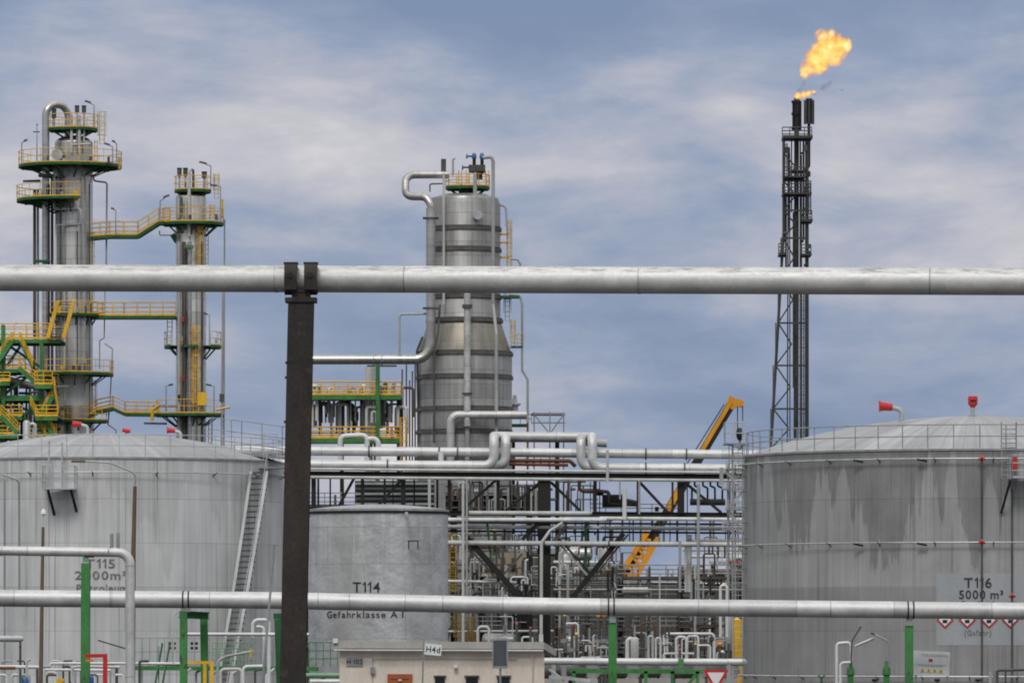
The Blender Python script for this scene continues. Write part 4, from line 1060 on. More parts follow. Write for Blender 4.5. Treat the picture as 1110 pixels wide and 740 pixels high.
t = thing('bypass_pipe', 'short fat pale pipe with elbow between the stair tower and left tank roof', 'pipe', (X(29, Yv), Yv - 4, 0))
part(MB().tube([V(29, 600, Yv - 4), V(29, 458, Yv - 4), V(29, 455.5, Yv - 4)], [4.2 * sv, 4.2 * sv, 2.6 * sv], 16), 'barrel', M['pale_steel'], t)
part(MB().tube([V(30, 461, Yv - 4), V(38, 458, Yv - 4), V(38, 480, Yv - 4)], 2.0 * sv, 12, bend=4 * sv), 'elbow', M['pale_steel'], t)

# ------------------------------------------------------------------ main column
Y = 370.0; s = S(Y); c = (X(503.5, Y), Y)
Cm = thing('process_column', 'fattest column in the centre, banded grey, hooked pipe and blue valves on top', 'process column', (c[0], c[1], 0))
rl_, ru = 51.5 * s, 39 * s
part(MB().lathe(c, [(rl_, 0), (rl_, Z(385, Y)), (ru + 1.5 * s, Z(352, Y)), (ru, Z(350, Y)), (ru, Z(222, Y)), (ru * .93, Z(215, Y)), (.6 * ru, Z(211, Y)), (.02, Z(209, Y))], 80), 'shell', M['column_main'], Cm)
for y, r in ((249.5, ru), (272, ru), (323, ru), (348.5, ru + .1), (384.5, rl_), (410, rl_), (444.5, rl_), (469, rl_), (497, rl_)):
    z = Z(y, Y); part(MB().sector(c, r - .1, r + .09, z - .1, z + .1, 0, 360, 64), 'stiffening_ring', M['ring_dark'], Cm)
    part(MB().sector(c, r - .1, r + .03, z + .1, z + .2, 0, 360, 64), 'ring_web', M['mid_steel'], Cm)
ring_platform(Cm, 507, Y, 203, 24, 0, 360, 1, 13, 30, brackets=8)
part(MB().cyl(V(506, 212, Y), V(506, 201, Y), 9 * s), 'top_nozzle', M['mid_steel'], Cm)
o = ppipe(Cm, [(486, 189.5, -1), (439.5, 189.5, -1.5), (439.5, 213, -2.4), (462, 213.5, -3), (467, 222, -3.2), (467, 232, -3.2)], Y, 4.1, 'column_alu', 'vapour_pipe', 11.4, 20)
part(MB().tube([V(467, 226, Y - 3.2), V(467, 389.5, Y - 3.2), V(322, 389.7, Y - 3.2)], 5.2 * s, 20, bend=17 * s), 'transfer_pipe', M['column_alu'], o)
for y in (236.5, 334): part(MB().box(V(467, y, Y - 3.2), (17 * s, .9, 1.6 * s)), 'pipe_clamp', M['mid_steel'], o)
for px in (405, 414): part(MB().tube([V(px - .7, 389.5, Y - 3.2), V(px + .7, 389.5, Y - 3.2)], 5.9 * s, 20), 'flange', M['grey_steel'], o)
part(MB().tube([V(433, 389, Y - 3.1), V(433, 340.5, Y - 3.1), V(463, 340, Y - 3.1)], 1.2 * s, 8, bend=3 * s), 'bypass_pipe', M['pipe_grey'], o)
o = ppipe(Cm, [(506.5, 462, -3.8), (506.5, 300, -3.8)], Y, 3.6, 'pipe_clad', 'front_riser', None, 16)
for y in (331, 333, 426.5): part(MB().cyl(V(506.5, y + 1, Y - 3.8), V(506.5, y - 1, Y - 3.8), 5.6 * s), 'flange', M['mid_steel'], o)
part(MB().cyl(V(506.5, 520, Y - 3.6), V(506.5, 452, Y - 3.6), 2.6 * s), 'lower_riser', M['pipe_grey'], o)
part(MB().tube([V(571, 449.5, Y - 3.8), V(488.5, 449.5, Y - 3.8), V(488.5, 500, Y - 3.8)], 4.4 * s, 16, bend=9 * s), 'reflux_pipe', M['pipe_clad'], o)
ppipe(Cm, [(481, 188, -2.6), (481, 330, -2.6)], Y, 1.4, 'pipe_pale', 'riser_pipe')
ppipe(Cm, [(523, 171, -2.4), (533, 170, -2.4), (534.5, 175, -2.4), (534.5, 330, -2.4), (538, 362, -3.3), (538, 480, -3.3)], Y, 1.9, 'pipe_grey', 'riser_pipe', 4)
ppipe(Cm, [(477, 330, -2.8), (475, 360, -3.2), (470.5, 385, -3.3), (470.5, 480, -3.3)], Y, 1.2, 'mid_steel', 'riser_pipe')
ppipe(Cm, [(454, 480, -1), (452, 380, -1), (458, 365, -1)], Y, 1.3, 'mid_steel', 'riser_pipe')
ppipe(Cm, [(542, 222, -1), (548, 224, -1), (549, 232, -1), (549, 246, -1)], Y, 1.1, 'pipe_grey', 'vent_pipe', 4); ppipe(Cm, [(466, 208, -1), (466, 199.5, -1), (481, 199, -1)], Y, .8, 'mid_steel', 'vent_pipe', 2)
part(MB().cyl(V(518, 233, Y - 2.7), V(518, 233, Y - 2.2), 5 * s, seg=24), 'manhole', M['pale_steel'], Cm)
o = part(MB().box(V(480.8, 179, Y - 1), (5.4 * s, 5.4 * s, 13 * s)), 'silencer', M['mid_steel'], Cm)
ppipe(Cm, [(491, 190, -.5), (491, 173, -.5), (493, 171.5, -.5)], Y, 1.3, 'pipe_grey', 'vent_pipe', 2)
part(MB().box(V(517, 183, Y - .6), (18 * s, 1.3, 7 * s)), 'valve_rack', M['mid_steel'], Cm)
for px in (514, 522.5):
    o = part(MB().cyl(V(px, 188, Y - .6), V(px, 168, Y - .6), 1.9 * s), 'relief_valve', M['dark_steel'], Cm)
    part(MB().lathe((X(px, Y), Y - .6), [(2.4 * s, Z(173, Y)), (2.8 * s, Z(171, Y)), (2.2 * s, Z(168, Y)), (.9 * s, Z(166.5, Y))], 14), 'valve_bonnet', M['blue'], o)
    part(MB().cyl(V(px, 167, Y - .6), V(px, 161.5, Y - .6), 1.3 * s, .8 * s), 'valve_cap', M['sign_white'], o)
for px, y in ((506, 169.5), (501.5, 181.5)):
    part(MB().cyl(V(px, y, Y - .6), V(px + 10, y, Y - .6), .9 * s), 'valve_stem', M['dark_steel'], Cm); part(MB().cyl(V(px - .8, y, Y - .6), V(px + .8, y, Y - .6), 2.6 * s), 'handwheel', M['blue'], Cm)
ppipe(Cm, [(515, 212, -1.4), (515, 187, -1.4)], Y, 2.2, 'pipe_grey', 'valve_pipe'); ppipe(Cm, [(520, 195, -1), (520, 187, -1)], Y, 3.2, 'dark_steel', 'valve_pipe')
for px in (499, 507, 528): cage_ladder(Cm, px, 186, 202, Y, 6, 'yellow', False, -1)
cage_ladder(Cm, 552, 238, 300, Y, 6, 'yellow_pale', True); cage_ladder(Cm, 550, 308, 348, Y, 8, 'pale_steel', True); cage_ladder(Cm, 556, 346, 376, Y, 6, 'yellow_pale', True)
for y in (254, 263, 279): part(MB().bar(V(541, y, Y), V(552, y, Y), .14), 'ladder_bracket', M['yellow'], Cm)
o = part(MB().box(V(560, 376, Y), (14 * s, 1.2, .1)), 'landing', M['green_dark'], Cm); m = MB(); line_rail(m, [V(554, 376, Y - .6), V(567, 376, Y - .6), V(567, 376, Y + .6)], 14 * s, .5, .03, (.66, .33)); part(m, 'railing', M['yellow_pale'], o)
part(MB().box(V(551, 322, Y - .2), (24 * s, 1, 2.6 * s)), 'bracket', M['green_dark'], Cm)
ppipe(Cm, [(552, 319, -.5), (564, 320, -.5), (566, 330, -.5), (566, 401, -.5), (572, 411, -.5), (572, 458, -.5)], Y, 1.3, 'pipe_grey', 'drain_pipe', 3); ppipe(Cm, [(572, 452, -.5), (572, 520, -.5)], Y, 1.2, 'pipe_rust', 'drain_pipe')
ppipe(Cm, [(553, 281, -1), (561, 281, -1), (564, 286, -1), (564, 296, -1)], Y, 1.1, 'pipe_grey', 'vent_pipe', 3)

# ---- green and yellow platform left of the main column
Y = 377.0; s = S(Y)
t = thing('process_platform', 'two-deck green platform with yellow railings left of the central column', 'platform', (X(388, Y), Y, 0))
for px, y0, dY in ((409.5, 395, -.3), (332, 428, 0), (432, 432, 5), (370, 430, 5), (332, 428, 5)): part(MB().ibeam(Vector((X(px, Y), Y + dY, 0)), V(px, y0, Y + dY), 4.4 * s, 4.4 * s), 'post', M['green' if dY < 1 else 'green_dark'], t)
for x0, x1, y, rl, th in ((319, 435, 430.5, 15, 5), (319, 433, 477.5, 13, 5)):
    zc = Z(y, Y); o = part(MB().box(((X(x0, Y) + X(x1, Y)) / 2, Y + 2.5, zc), (X(x1, Y) - X(x0, Y), 5, .08)), 'platform', M['mid_steel'], t)
    for dy in (-.06, 5.06): part(MB().bar(V(x0, y, Y + dy), V(x1, y, Y + dy), .12, th * s), 'edge_beam', M['green'], o)
    m = MB(); m.bar(V(x0, y - 3.6, Y - .1), V(x1, y - 3.6, Y - .1), .04, 2.6 * s)
    line_rail(m, [V(x0, y - 2, Y), V(x1, y - 2, Y)], rl * s, .9, .045, (.66, .33)); line_rail(m, [V(x1, y - 2, Y), V(x1, y - 2, Y + 5)], rl * s, .8, .045, (.66, .33)); line_rail(m, [V(x0, y - 2, Y + 5), V(x1, y - 2, Y + 5)], rl * s, .9, .04, (.5,))
    part(m, 'railing', M['yellow'], o)
cage_ladder(t, 437, 452, 500, Y, 9, 'yellow', True)
m = MB(); m.bar(V(398, 396.5, Y), V(430, 396.5, Y), .12); part(m, 'pipe_bracket', M['mid_steel'], t)
part(MB().box(V(424.5, 467, Y - .2), (3.2 * s, .2, 10 * s)), 'sign_plate', M['orange'], t)
Yq = Y + 1.5
for px, r, m_, y0 in ((400, 4.2, 'pipe_pale', 397), (407, 2.2, 'pipe_grey', 398)):
    solo(MB().tube([V(px, 520, Yq), V(px, y0, Yq)], r * s, 14), 'support_stub', M[m_], 'vertical %s pipe under the long transfer pipe, behind the green post' % ('fat pale' if r > 3 else 'slim grey'), 'pipe')
random.seed(21)
for k in range(30):
    x = 336 + k * 3.4 + random.uniform(-1.5, 1.5); y0 = random.choice((436, 438, 441, 446, 418, 420)); y1 = random.choice((458, 462, 470, 478)); w = random.choice((5, 8, 12))
    dY = random.uniform(.4, 4.5); r = random.uniform(.8, 1.9)
    m = MB().tube([V(x, y1, Y + dY), V(x, y0, Y + dY), V(x + w, y0, Y + dY), V(x + w, y1 - random.choice((0, 6, 14)), Y + dY)], r * s, 8, bend=3 * s)
    solo(m, 'pipe_loop', M[random.choice(['pipe_white', 'pipe_white', 'pipe_pale', 'pipe_brown', 'mid_steel', 'pipe_grey'])], 'small bent pipe among many between the decks of the green yellow-railed platform', 'pipe', 'pipe loops on the green platform')
for k, (x, y, w, h, m_) in enumerate(((384, 451, 10, 12, 'mid_steel'), (398, 444, 7, 9, 'dark_steel'), (379, 426, 6, 9, 'mid_steel'), (392, 424, 5, 8, 'pipe_brown'), (418, 419, 6, 10, 'mid_steel'), (427, 417, 4, 8, 'pipe_grey'), (356, 424, 5, 8, 'pipe_grey'), (420, 448, 8, 20, 'pipe_pale'))):
    c_ = V(x, y, Y + 2.8); mm = MB().lathe((c_.x, c_.y), [(.02, c_.z - h / 2 * s), (w / 2 * s, c_.z - h / 2 * s + .1), (w / 2 * s, c_.z + h / 2 * s - .1), (.02, c_.z + h / 2 * s)], 14)
    mm.tube([c_ + Vector((0, 0, -h * .5 * s)), c_ + Vector((0, 0, -h * .5 * s - .6))], .12, 6)
    solo(mm, 'small_vessel', M[m_], 'stubby upright vessel half hidden by yellow railings of the green platform', 'vessel', 'vessels on the green platform')
# white pipe arches in front of it
Y = 352.0; s = S(Y)
for lab, p in (('taller white pipe arch above the rack, left of the central column', [(369, 505), (369, 472.5), (398, 471.5), (398, 505)]), ('lower white pipe arch hooked onto the taller one above the rack', [(396, 476), (410, 475), (410, 505)])):
    solo(MB().tube([V(a, b, Y) for a, b in p], 2.9 * s, 14, bend=6 * s), 'pipe_arch', M['pipe_white'], lab, 'pipe')
# thin masts beside the main column
for k, (px, y0) in enumerate(((440.5, 395), (444, 412), (447, 402), (450, 392), (436, 400))):
    solo(MB().tube([V(px, 520, 383), V(px, y0, 383)], .06, 6), 'thin_mast', M['mid_steel'], 'hair-thin upright pipe in the gap left of the central column', 'pipe', 'thin uprights left of the central column')
# scaffold and odd deck right of the main column
Y = 385.0; s = S(Y)
t = thing('scaffold', 'small tube scaffold standing right of the central column above the pipes', 'scaffold', (X(594, Y), Y, 0))
for px in (579, 596, 611):
    for dY in (0, 2): part(MB().tube([Vector((X(px, Y), Y + dY, 0)), V(px, 446 + (px > 600) * 1, Y + dY)], .05, 6), 'upright', M['grey_steel'], t)
for y in (449, 458, 470): part(MB().tube([V(577, y, Y), V(613, y, Y)], .045, 6), 'ledger', M['grey_steel'], t)
for x0, x1 in ((579, 596), (611, 596)): part(MB().tube([V(x0, 449, Y - .06), V(x1, 470, Y - .06)], .04, 6), 'brace', M['grey_steel'], t)
part(MB().box(V(594, 449, Y + 1), (36 * s, 2, .12)), 'deck', M['pipe_brown'], t)
t = thing('brown_deck', 'rusty brown deck with green edge at the foot of the scaffold', 'platform', (X(578, Y), Y - 2, 0))
part(MB().box(V(580, 472, Y - 2), (62 * s, 3, 3.4 * s)), 'deck', M['pipe_brown'], t); part(MB().box(V(562, 461, Y - 3.6), (22 * s, .2, 3.6 * s)), 'edge_beam', M['green_dark'], t)
m = MB(); line_rail(m, [V(552, 459, Y - 3.5), V(576, 459, Y - 3.5)], 10 * s, .7, .03); part(m, 'railing', M['grey_steel'], t)
for px in (556, 604): part(MB().bar(Vector((X(px, Y), Y - 2, 0)), V(px, 473, Y - 2), .3), 'post', M['dark_steel'], t)
Yk = 380.0
t = thing('relief_valve', 'small pale valve with bonnet standing right of the central column', 'valve', (X(558, Yk), Yk, Z(452, Yk)))
cc = V(558, 0, Yk); part(MB().lathe((cc.x, cc.y), [(.2, Z(452, Yk)), (.24, Z(440, Yk)), (.42, Z(439, Yk)), (.42, Z(437, Yk)), (.2, Z(436, Yk)), (.12, Z(428, Yk))], 14), 'body', M['pale_steel'], t); part(MB().cyl(V(551, 439, Yk), V(558, 439, Yk), .22), 'outlet', M['grey_steel'], t)

# ------------------------------------------------------------------ flare
Y = 500.0; s = S(Y)
Fl = thing('flare_stack', 'tall dark lattice flare stack burning at its tip', 'flare stack', (X(857, Y), Y, 0))
def fx(y, side):  # lattice width at photo row y
    f = max(0, min(1, (y - 105) / 381))
    return (849.5 - 13.9 * max(0, (y - 250) / 236) if side < 0 else 875.2)
zb = Z(786, Y) * 0
for dY in (0, 3.2):
    for sd in (-1, 1):
        pts = [V(fx(y, sd) + (0 if sd < 0 or dY == 0 else -1), y, Y + dY * (1 if y > 400 else .8)) for y in (690, 486, 380, 250, 150)]
        pts[0].z = 0
        part(MB().tube(pts, .13, 8), 'leg', M['flare_steel'], Fl)
ys = [486, 443, 396, 350, 300, 258, 228, 196, 166]
m = MB()
for i in range(len(ys) - 1):
    for dY in (0, 2.7):
        xa, xb = fx(ys[i], -1), fx(ys[i], 1); xc, xd = fx(ys[i + 1], -1), fx(ys[i + 1], 1)
        m.bar(V(xa, ys[i], Y + dY), V(xb, ys[i], Y + dY), .16)
        mx = (xa + xb) / 2
        m.bar(V(xa, ys[i], Y + dY), V(mx, (ys[i] + ys[i + 1]) / 2, Y + dY), .13); m.bar(V(mx, (ys[i] + ys[i + 1]) / 2, Y + dY), V(xc, ys[i + 1], Y + dY), .13)
    for x in (xa, xb): m.bar(V(x, ys[i], Y), V(x, ys[i + 1], Y + 2.7), .12)
for y in (560, 640): part(MB().bar(V(fx(y, -1), y, Y), V(875, y, Y), .16), 'girt', M['flare_steel'], Fl)
part(m, 'lattice_bracing', M['flare_steel'], Fl)
part(MB().tube([Vector((X(863, Y), Y + 1.3, 0)), V(863.5, 140, Y + 1.3)], 2.7 * s, 14), 'flare_pipe', M['flare_steel'], Fl)
o = part(MB().tube([V(863.8, 142, Y + 1.3), V(863.8, 106.5, Y + 1.3)], 3.2 * s, 16), 'burner_tip', M['flare_steel'], Fl)
m = MB()
for k in range(10):
    a = R_(k * 36); p = V(863.8, 0, Y + 1.3); q = Vector((4.3 * s * math.cos(a), 4.3 * s * math.sin(a), 0))
    m.tube([Vector((p.x, p.y, Z(140, Y))) + q, Vector((p.x, p.y, Z(108, Y))) + q], .07, 6)
for y in (109, 122, 138): m.sector((X(863.8, Y), Y + 1.3), 4.2 * s, 5.2 * s, Z(y, Y) - .1, Z(y, Y) + .1, 0, 360, 18)
part(m, 'steam_ring', M['dark_steel'], o)
o = part(MB().tube([V(877, 134, Y + .6), V(877, 107, Y + .6)], 3.6 * s, 16), 'burner_tip', M['black'], Fl)
part(MB().tube([V(858, 186, Y), V(872, 186, Y + .6), V(876.8, 180, Y + .6), V(876.8, 132, Y + .6)], 1.7 * s, 10, bend=3 * s), 'tip_pipe', M['dark_steel'], o)
m = MB()
for k in range(8):
    a = R_(k * 45); p = V(877, 0, Y + .6); q = Vector((5 * s * math.cos(a), 5 * s * math.sin(a), 0)); m.tube([Vector((p.x, p.y, Z(134, Y))) + q, Vector((p.x, p.y, Z(108, Y))) + q], .07, 6)
part(m, 'tip_rods', M['mid_steel'], o)
random.seed(77)
for px, ya, yb, r in ((852, 212, 300, 1.0), (855.5, 160, 250, .9), (858, 152, 230, .7), (871, 152, 260, 1.1), (873.5, 200, 330, .7), (867.5, 150, 300, .8), (850.5, 152, 192, .6), (860, 230, 420, .8)):
    part(MB().tube([V(px, yb, Y + random.uniform(0, 2.4)), V(px, ya, Y + random.uniform(0, 2.4))], r * s, 8), 'service_pipe', M['flare_steel'], Fl)
for k in range(14):
    yy = random.uniform(152, 300); part(MB().box(V(random.choice((850, 853, 869, 873, 877)), yy, Y - .1), (random.uniform(1.5, 4.5) * s, .4, random.uniform(2, 7) * s)), 'fitting', M[random.choice(['flare_steel', 'dark_steel', 'mid_steel'])], Fl)
for px, r in ((853, .7), (857, .6), (869.5, .9)): part(MB().tube([Vector((X(px, Y), Y + .8, 0)), V(px + (1.5 if px < 856 else -1), 160 + r * 9, Y + .8)], r * s, 8), 'service_pipe', M['flare_steel'], Fl)
for x0, x1, y, dy in ((848, 880, 150, 3), (849, 872, 193, 2), (848, 879, 211, 2), (868, 880, 240, 3), (844, 852, 276, 3), (868, 879, 277, 2)):
    o = part(MB().box(V((x0 + x1) / 2, y, Y + 1), ((x1 - x0) * s, 3.4, dy * s)), 'platform', M['flare_steel'], Fl)
    m = MB()
    for dY in (-.6, 2.6): line_rail(m, [V(x0, y - 1, Y + dY), V(x1, y - 1, Y + dY)], 11 * s, .6, .045, (.66, .33))
    part(m, 'railing', M['mid_steel'], o)
cage_ladder(Fl, 876.5, 196, 240, Y, 5, 'mid_steel', True, -.5); cage_ladder(Fl, 851, 156, 193, Y, 5, 'mid_steel', True, -.5); cage_ladder(Fl, 869, 300, 690, Y, 6, 'mid_steel', True, -.3)

# flame: burning gas as a volume
def flame_mat(balls, dens, sc, ragged):
    """glowing gas: thick near the given centres, torn by noise towards its edge"""
    mt = bpy.data.materials.new('burning_gas'); n = NT(mt); o, x, y, z = n.obj(); org = Vector(balls[0][0])
    wn = n.node('ShaderNodeTexNoise', {'Vector': o, 'Scale': sc * .8, 'Detail': 3.0}).outputs['Color']
    wv = n.node('ShaderNodeVectorMath', {0: wn, 1: (.5, .5, .5)}, operation='SUBTRACT').outputs[0]
    p = n.node('ShaderNodeVectorMath', {0: o, 1: n.scale(wv, 1.1 / sc * .6)}, operation='ADD').outputs[0]
    f = None
    for c_, r in balls:
        d = n.node('ShaderNodeVectorMath', {0: p, 1: tuple(Vector(c_) - org)}, operation='DISTANCE').outputs['Value']
        g_ = n.m2('SUBTRACT', 1.0, n.m2('DIVIDE', d, r * 1.25)); f = g_ if f is None else n.m2('SMOOTH_MAX', f, g_, .15)
    n1 = n.noise(o, sc, 6, .65, .4); n2 = n.noise(o, sc * 2.2, 5, .6)
    e_ = n.m2('ADD', f, n.m2('MULTIPLY', n.m2('SUBTRACT', n1, .5), ragged))
    d = n.m2('MULTIPLY', n.ss(e_, -.05, .7), dens)
    h = n.m2('ADD', n.m2('MULTIPLY', e_, .9), n.m2('MULTIPLY', n.m2('SUBTRACT', n2, .44), 1.05))
    cr = n.node('ShaderNodeValToRGB'); n.put(cr.inputs[0], h); e = cr.color_ramp.elements
    e[0].position = .05; e[0].color = (.9, .27, .05, 1); e[1].position = .85; e[1].color = (1.5, 1.25, .6, 1)
    q = e.new(.35); q.color = (1.2, .55, .09, 1); q = e.new(.6); q.color = (1.3, .85, .2, 1)
    em = n.node('ShaderNodeEmission', {'Color': cr.outputs[0], 'Strength': d}); ab = n.node('ShaderNodeVolumeAbsorption', {'Color': (0, 0, 0, 1), 'Density': d})
    ad = n.node('ShaderNodeAddShader'); n.t.links.new(em.outputs[0], ad.inputs[0]); n.t.links.new(ab.outputs[0], ad.inputs[1])
    ou = n.node('ShaderNodeOutputMaterial'); n.t.links.new(ad.outputs[0], ou.inputs['Volume'])
    return mt
import bmesh
from mathutils import noise as mnoise
def blob(balls, name, mt, label, cat, kind=None, amp=.35, fr=1.1):
    """one closed surface round overlapping balls, roughened by noise"""
    mb_ = bpy.data.metaballs.new(name + '_meta'); mb_.resolution = .3; mb_.threshold = .12
    org = Vector(balls[0][0]); ob = bpy.data.objects.new(name + '_meta', mb_); col.objects.link(ob)
    for p, r in balls:
        e = mb_.elements.new(); e.co = Vector(p) - org; e.radius = r * 1.25
    bpy.context.view_layer.update()
    me = bpy.data.meshes.new_from_object(ob.evaluated_get(bpy.context.evaluated_depsgraph_get()))
    bpy.data.objects.remove(ob); bpy.data.metaballs.remove(mb_)
    for v in me.vertices:
        k = mnoise.fractal(v.co * fr, .6, 2.1, 5); v.co += v.co.normalized() * 0 + Vector((mnoise.noise(v.co * fr + Vector((3, 1, 7))), mnoise.noise(v.co * fr + Vector((9, 4, 2))), mnoise.noise(v.co * fr + Vector((5, 8, 1))))) * amp
    me.materials.clear(); me.materials.append(mt)
    o = bpy.data.objects.new(name, me); col.objects.link(o); o.location = org; o['label'] = label; o['category'] = cat
    if kind: o['kind'] = kind
    return o
pb = lambda px, py, r, dY=0: (V(px, py, Y + 1 + dY), r * s)
fb = [pb(897, 53, 16), pb(909, 49, 12, .4), pb(885, 66, 14, -.3), pb(877, 75, 9), pb(893, 42, 10), pb(905, 61, 10, .4), pb(916, 50, 7), pb(873, 81, 5), pb(901, 38, 6)]
grow = lambda bs, k: [(p_, r_ * k) for p_, r_ in bs]
blob(grow(fb, 1.2), 'flame', flame_mat(fb, 1.9, .8, 2.6), 'big ragged orange and yellow fireball drifting above the flare tip', 'flame', amp=0)
fb = [pb(865, 104, 4), pb(871, 102.8, 4), pb(877, 101.3, 3.4), pb(883, 99.5, 2.6)]
blob(grow(fb, 1.2), 'pilot_flame', flame_mat(fb, 5.0, 1.8, 1.0), 'small orange flame licking sideways right at the flare tip', 'flame', amp=0)
sm = bpy.data.materials.new('thin_smoke'); n = NT(sm); o_, x_, y_, z_ = n.obj()
pv_ = n.node('ShaderNodeVolumePrincipled', {'Color': (.10, .07, .06, 1), 'Density': n.m2('MULTIPLY', n.ss(n.noise(o_, .9, 4, .6, .5), .42, .6), .45)})
ou = n.node('ShaderNodeOutputMaterial'); n.t.links.new(pv_.outputs[0], ou.inputs['Volume'])
blob([pb(868, 96, 5), pb(872, 91, 4), pb(884, 100, 4), pb(893, 95, 5), pb(899, 91, 4), pb(906, 101, 3), pb(913, 97, 3)], 'smoke', sm, 'faint brown smoke wisps between flare tip and fireball', 'smoke', 'stuff', .3)

# ------------------------------------------------------------------ crane
Y = 450.0; s = S(Y)
t = thing('mobile_crane', 'yellow telescopic mobile crane reaching up behind the pipe rack', 'crane', (X(672, Y), Y, 0))
foot = V(664, 655, Y); tip = V(795, 434, Y); d = (tip - foot).normalized(); L = (tip - foot).length
nrm = Vector((0, 1, 0)).cross(d).normalized()          # across the boom, in its plane
if nrm.z < 0: nrm = -nrm
Mb = Matrix((d, Vector((0, 1, 0)), nrm)).transposed()
def sect(f0, f1, w, mat, name, off=0.0, dw=1.0):
    a = foot.lerp(tip, f0); b = foot.lerp(tip, f1); return part(MB().box((a + b) / 2 + nrm * off * s, ((b - a).length, dw, w * s), M=Mb), name, M[mat], t)
sect(.0, .33, 5, 'black', 'boom_base', 4, 1.0)
o = sect(.32, .66, 10, 'black', 'boom_section', 0, 1.1)
part(MB().box(foot.lerp(tip, .515) + nrm * 1.2 * s + Vector((0, -.58, 0)), (L * .11, .12, 6.5 * s), M=Mb), 'side_stripe', M['crane_yellow'], o)
o = sect(.62, .985, 9.5, 'black', 'boom_section', 0, .9)
part(MB().box(foot.lerp(tip, .865) + nrm * 1.9 * s + Vector((0, -.5, 0)), (L * .25, .14, 4.6 * s), M=Mb), 'side_stripe', M['crane_yellow'], o)
m = MB(); a = foot.lerp(tip, .05) - nrm * 10 * s; bq = foot.lerp(tip, .36) - nrm * 9 * s
for off in (-8, 11):
    for dy in (-.7, .7): m.bar(foot.lerp(tip, .02) + nrm * off * s + Vector((0, dy, 0)), foot.lerp(tip, .34) + nrm * off * .7 * s + Vector((0, dy, 0)), .42)
for k in range(7):
    f = .03 + k * .042; p = foot.lerp(tip, f) + nrm * -8 * s; q = foot.lerp(tip, f + .02) + nrm * 10.5 * s
    for dy in (-.7, .7): m.bar(p + Vector((0, dy, 0)), q + Vector((0, dy, 0)), .24); m.bar(q + Vector((0, dy, 0)), foot.lerp(tip, f + .042) + nrm * -8 * s + Vector((0, dy, 0)), .22)
part(m, 'lattice_stay', M['crane_yellow'], t)
hd = MB(); hd.prism([V(788, 436, Y - .5), V(791, 428.5, Y - .5), V(797, 431.5, Y - .5), V(806, 434, Y - .5), V(806.5, 440, Y - .5), V(799, 440.5, Y - .5), V(793, 444, Y - .5)], (0, 1.0, 0))
h = part(hd, 'boom_head', M['crane_yellow'], t)
part(MB().cyl(V(803, 438.5, Y - .4), V(803, 438.5, Y + .4), 2.8 * s), 'sheave', M['orange'], h)
for px in (799.5, 805): part(MB().cyl(V(px, 440, Y), V(px, 468, Y), .05, seg=6), 'hoist_rope', M['mid_steel'], h)
hb = part(MB().lathe((X(802, Y), Y), [(2.2 * s, Z(477, Y)), (3.6 * s, Z(474, Y)), (4.4 * s, Z(469, Y)), (3.4 * s, Z(465.5, Y)), (1.2 * s, Z(463.5, Y))], 14), 'hook_block', M['black'], t)
part(MB().tube([V(802, 476, Y), V(802, 481, Y), V(804.5, 484, Y), V(802, 487, Y), V(799.5, 484.5, Y)], 1.0 * s, 8), 'hook', M['mid_steel'], hb)
part(MB().tube([foot.lerp(tip, .60) + nrm * 9 * s, V(785, 438, Y)], .05, 6), 'stay_rope', M['mid_steel'], t)
part(MB().box(V(660, 668, Y) + Vector((0, 0, -.4)), (5.5, 2.6, 2.6)), 'upper_carriage', M['crane_yellow'], t)
part(MB().box(V(676, 668, Y) + Vector((0, -1, -.2)), (1.8, 1.2, 2.0)), 'cab', M['crane_yellow'], t)
part(MB().cyl((X(660, Y), Y, 1.9), (X(660, Y), Y, 4.2), 1.1, seg=20), 'turntable', M['mid_steel'], t)
part(MB().box((X(662, Y), Y, 1.5), (13, 2.8, .9)), 'chassis', M['crane_yellow'], t)
for k in (-5, -3.3, -1.6, 2, 3.7, 5.4):
    for dy in (-1.2, 1.2): part(MB().cyl((X(662, Y) + k, Y + dy - .25, .75), (X(662, Y) + k, Y + dy + .25, .75), .75, seg=20), 'wheel', M['black'], t)
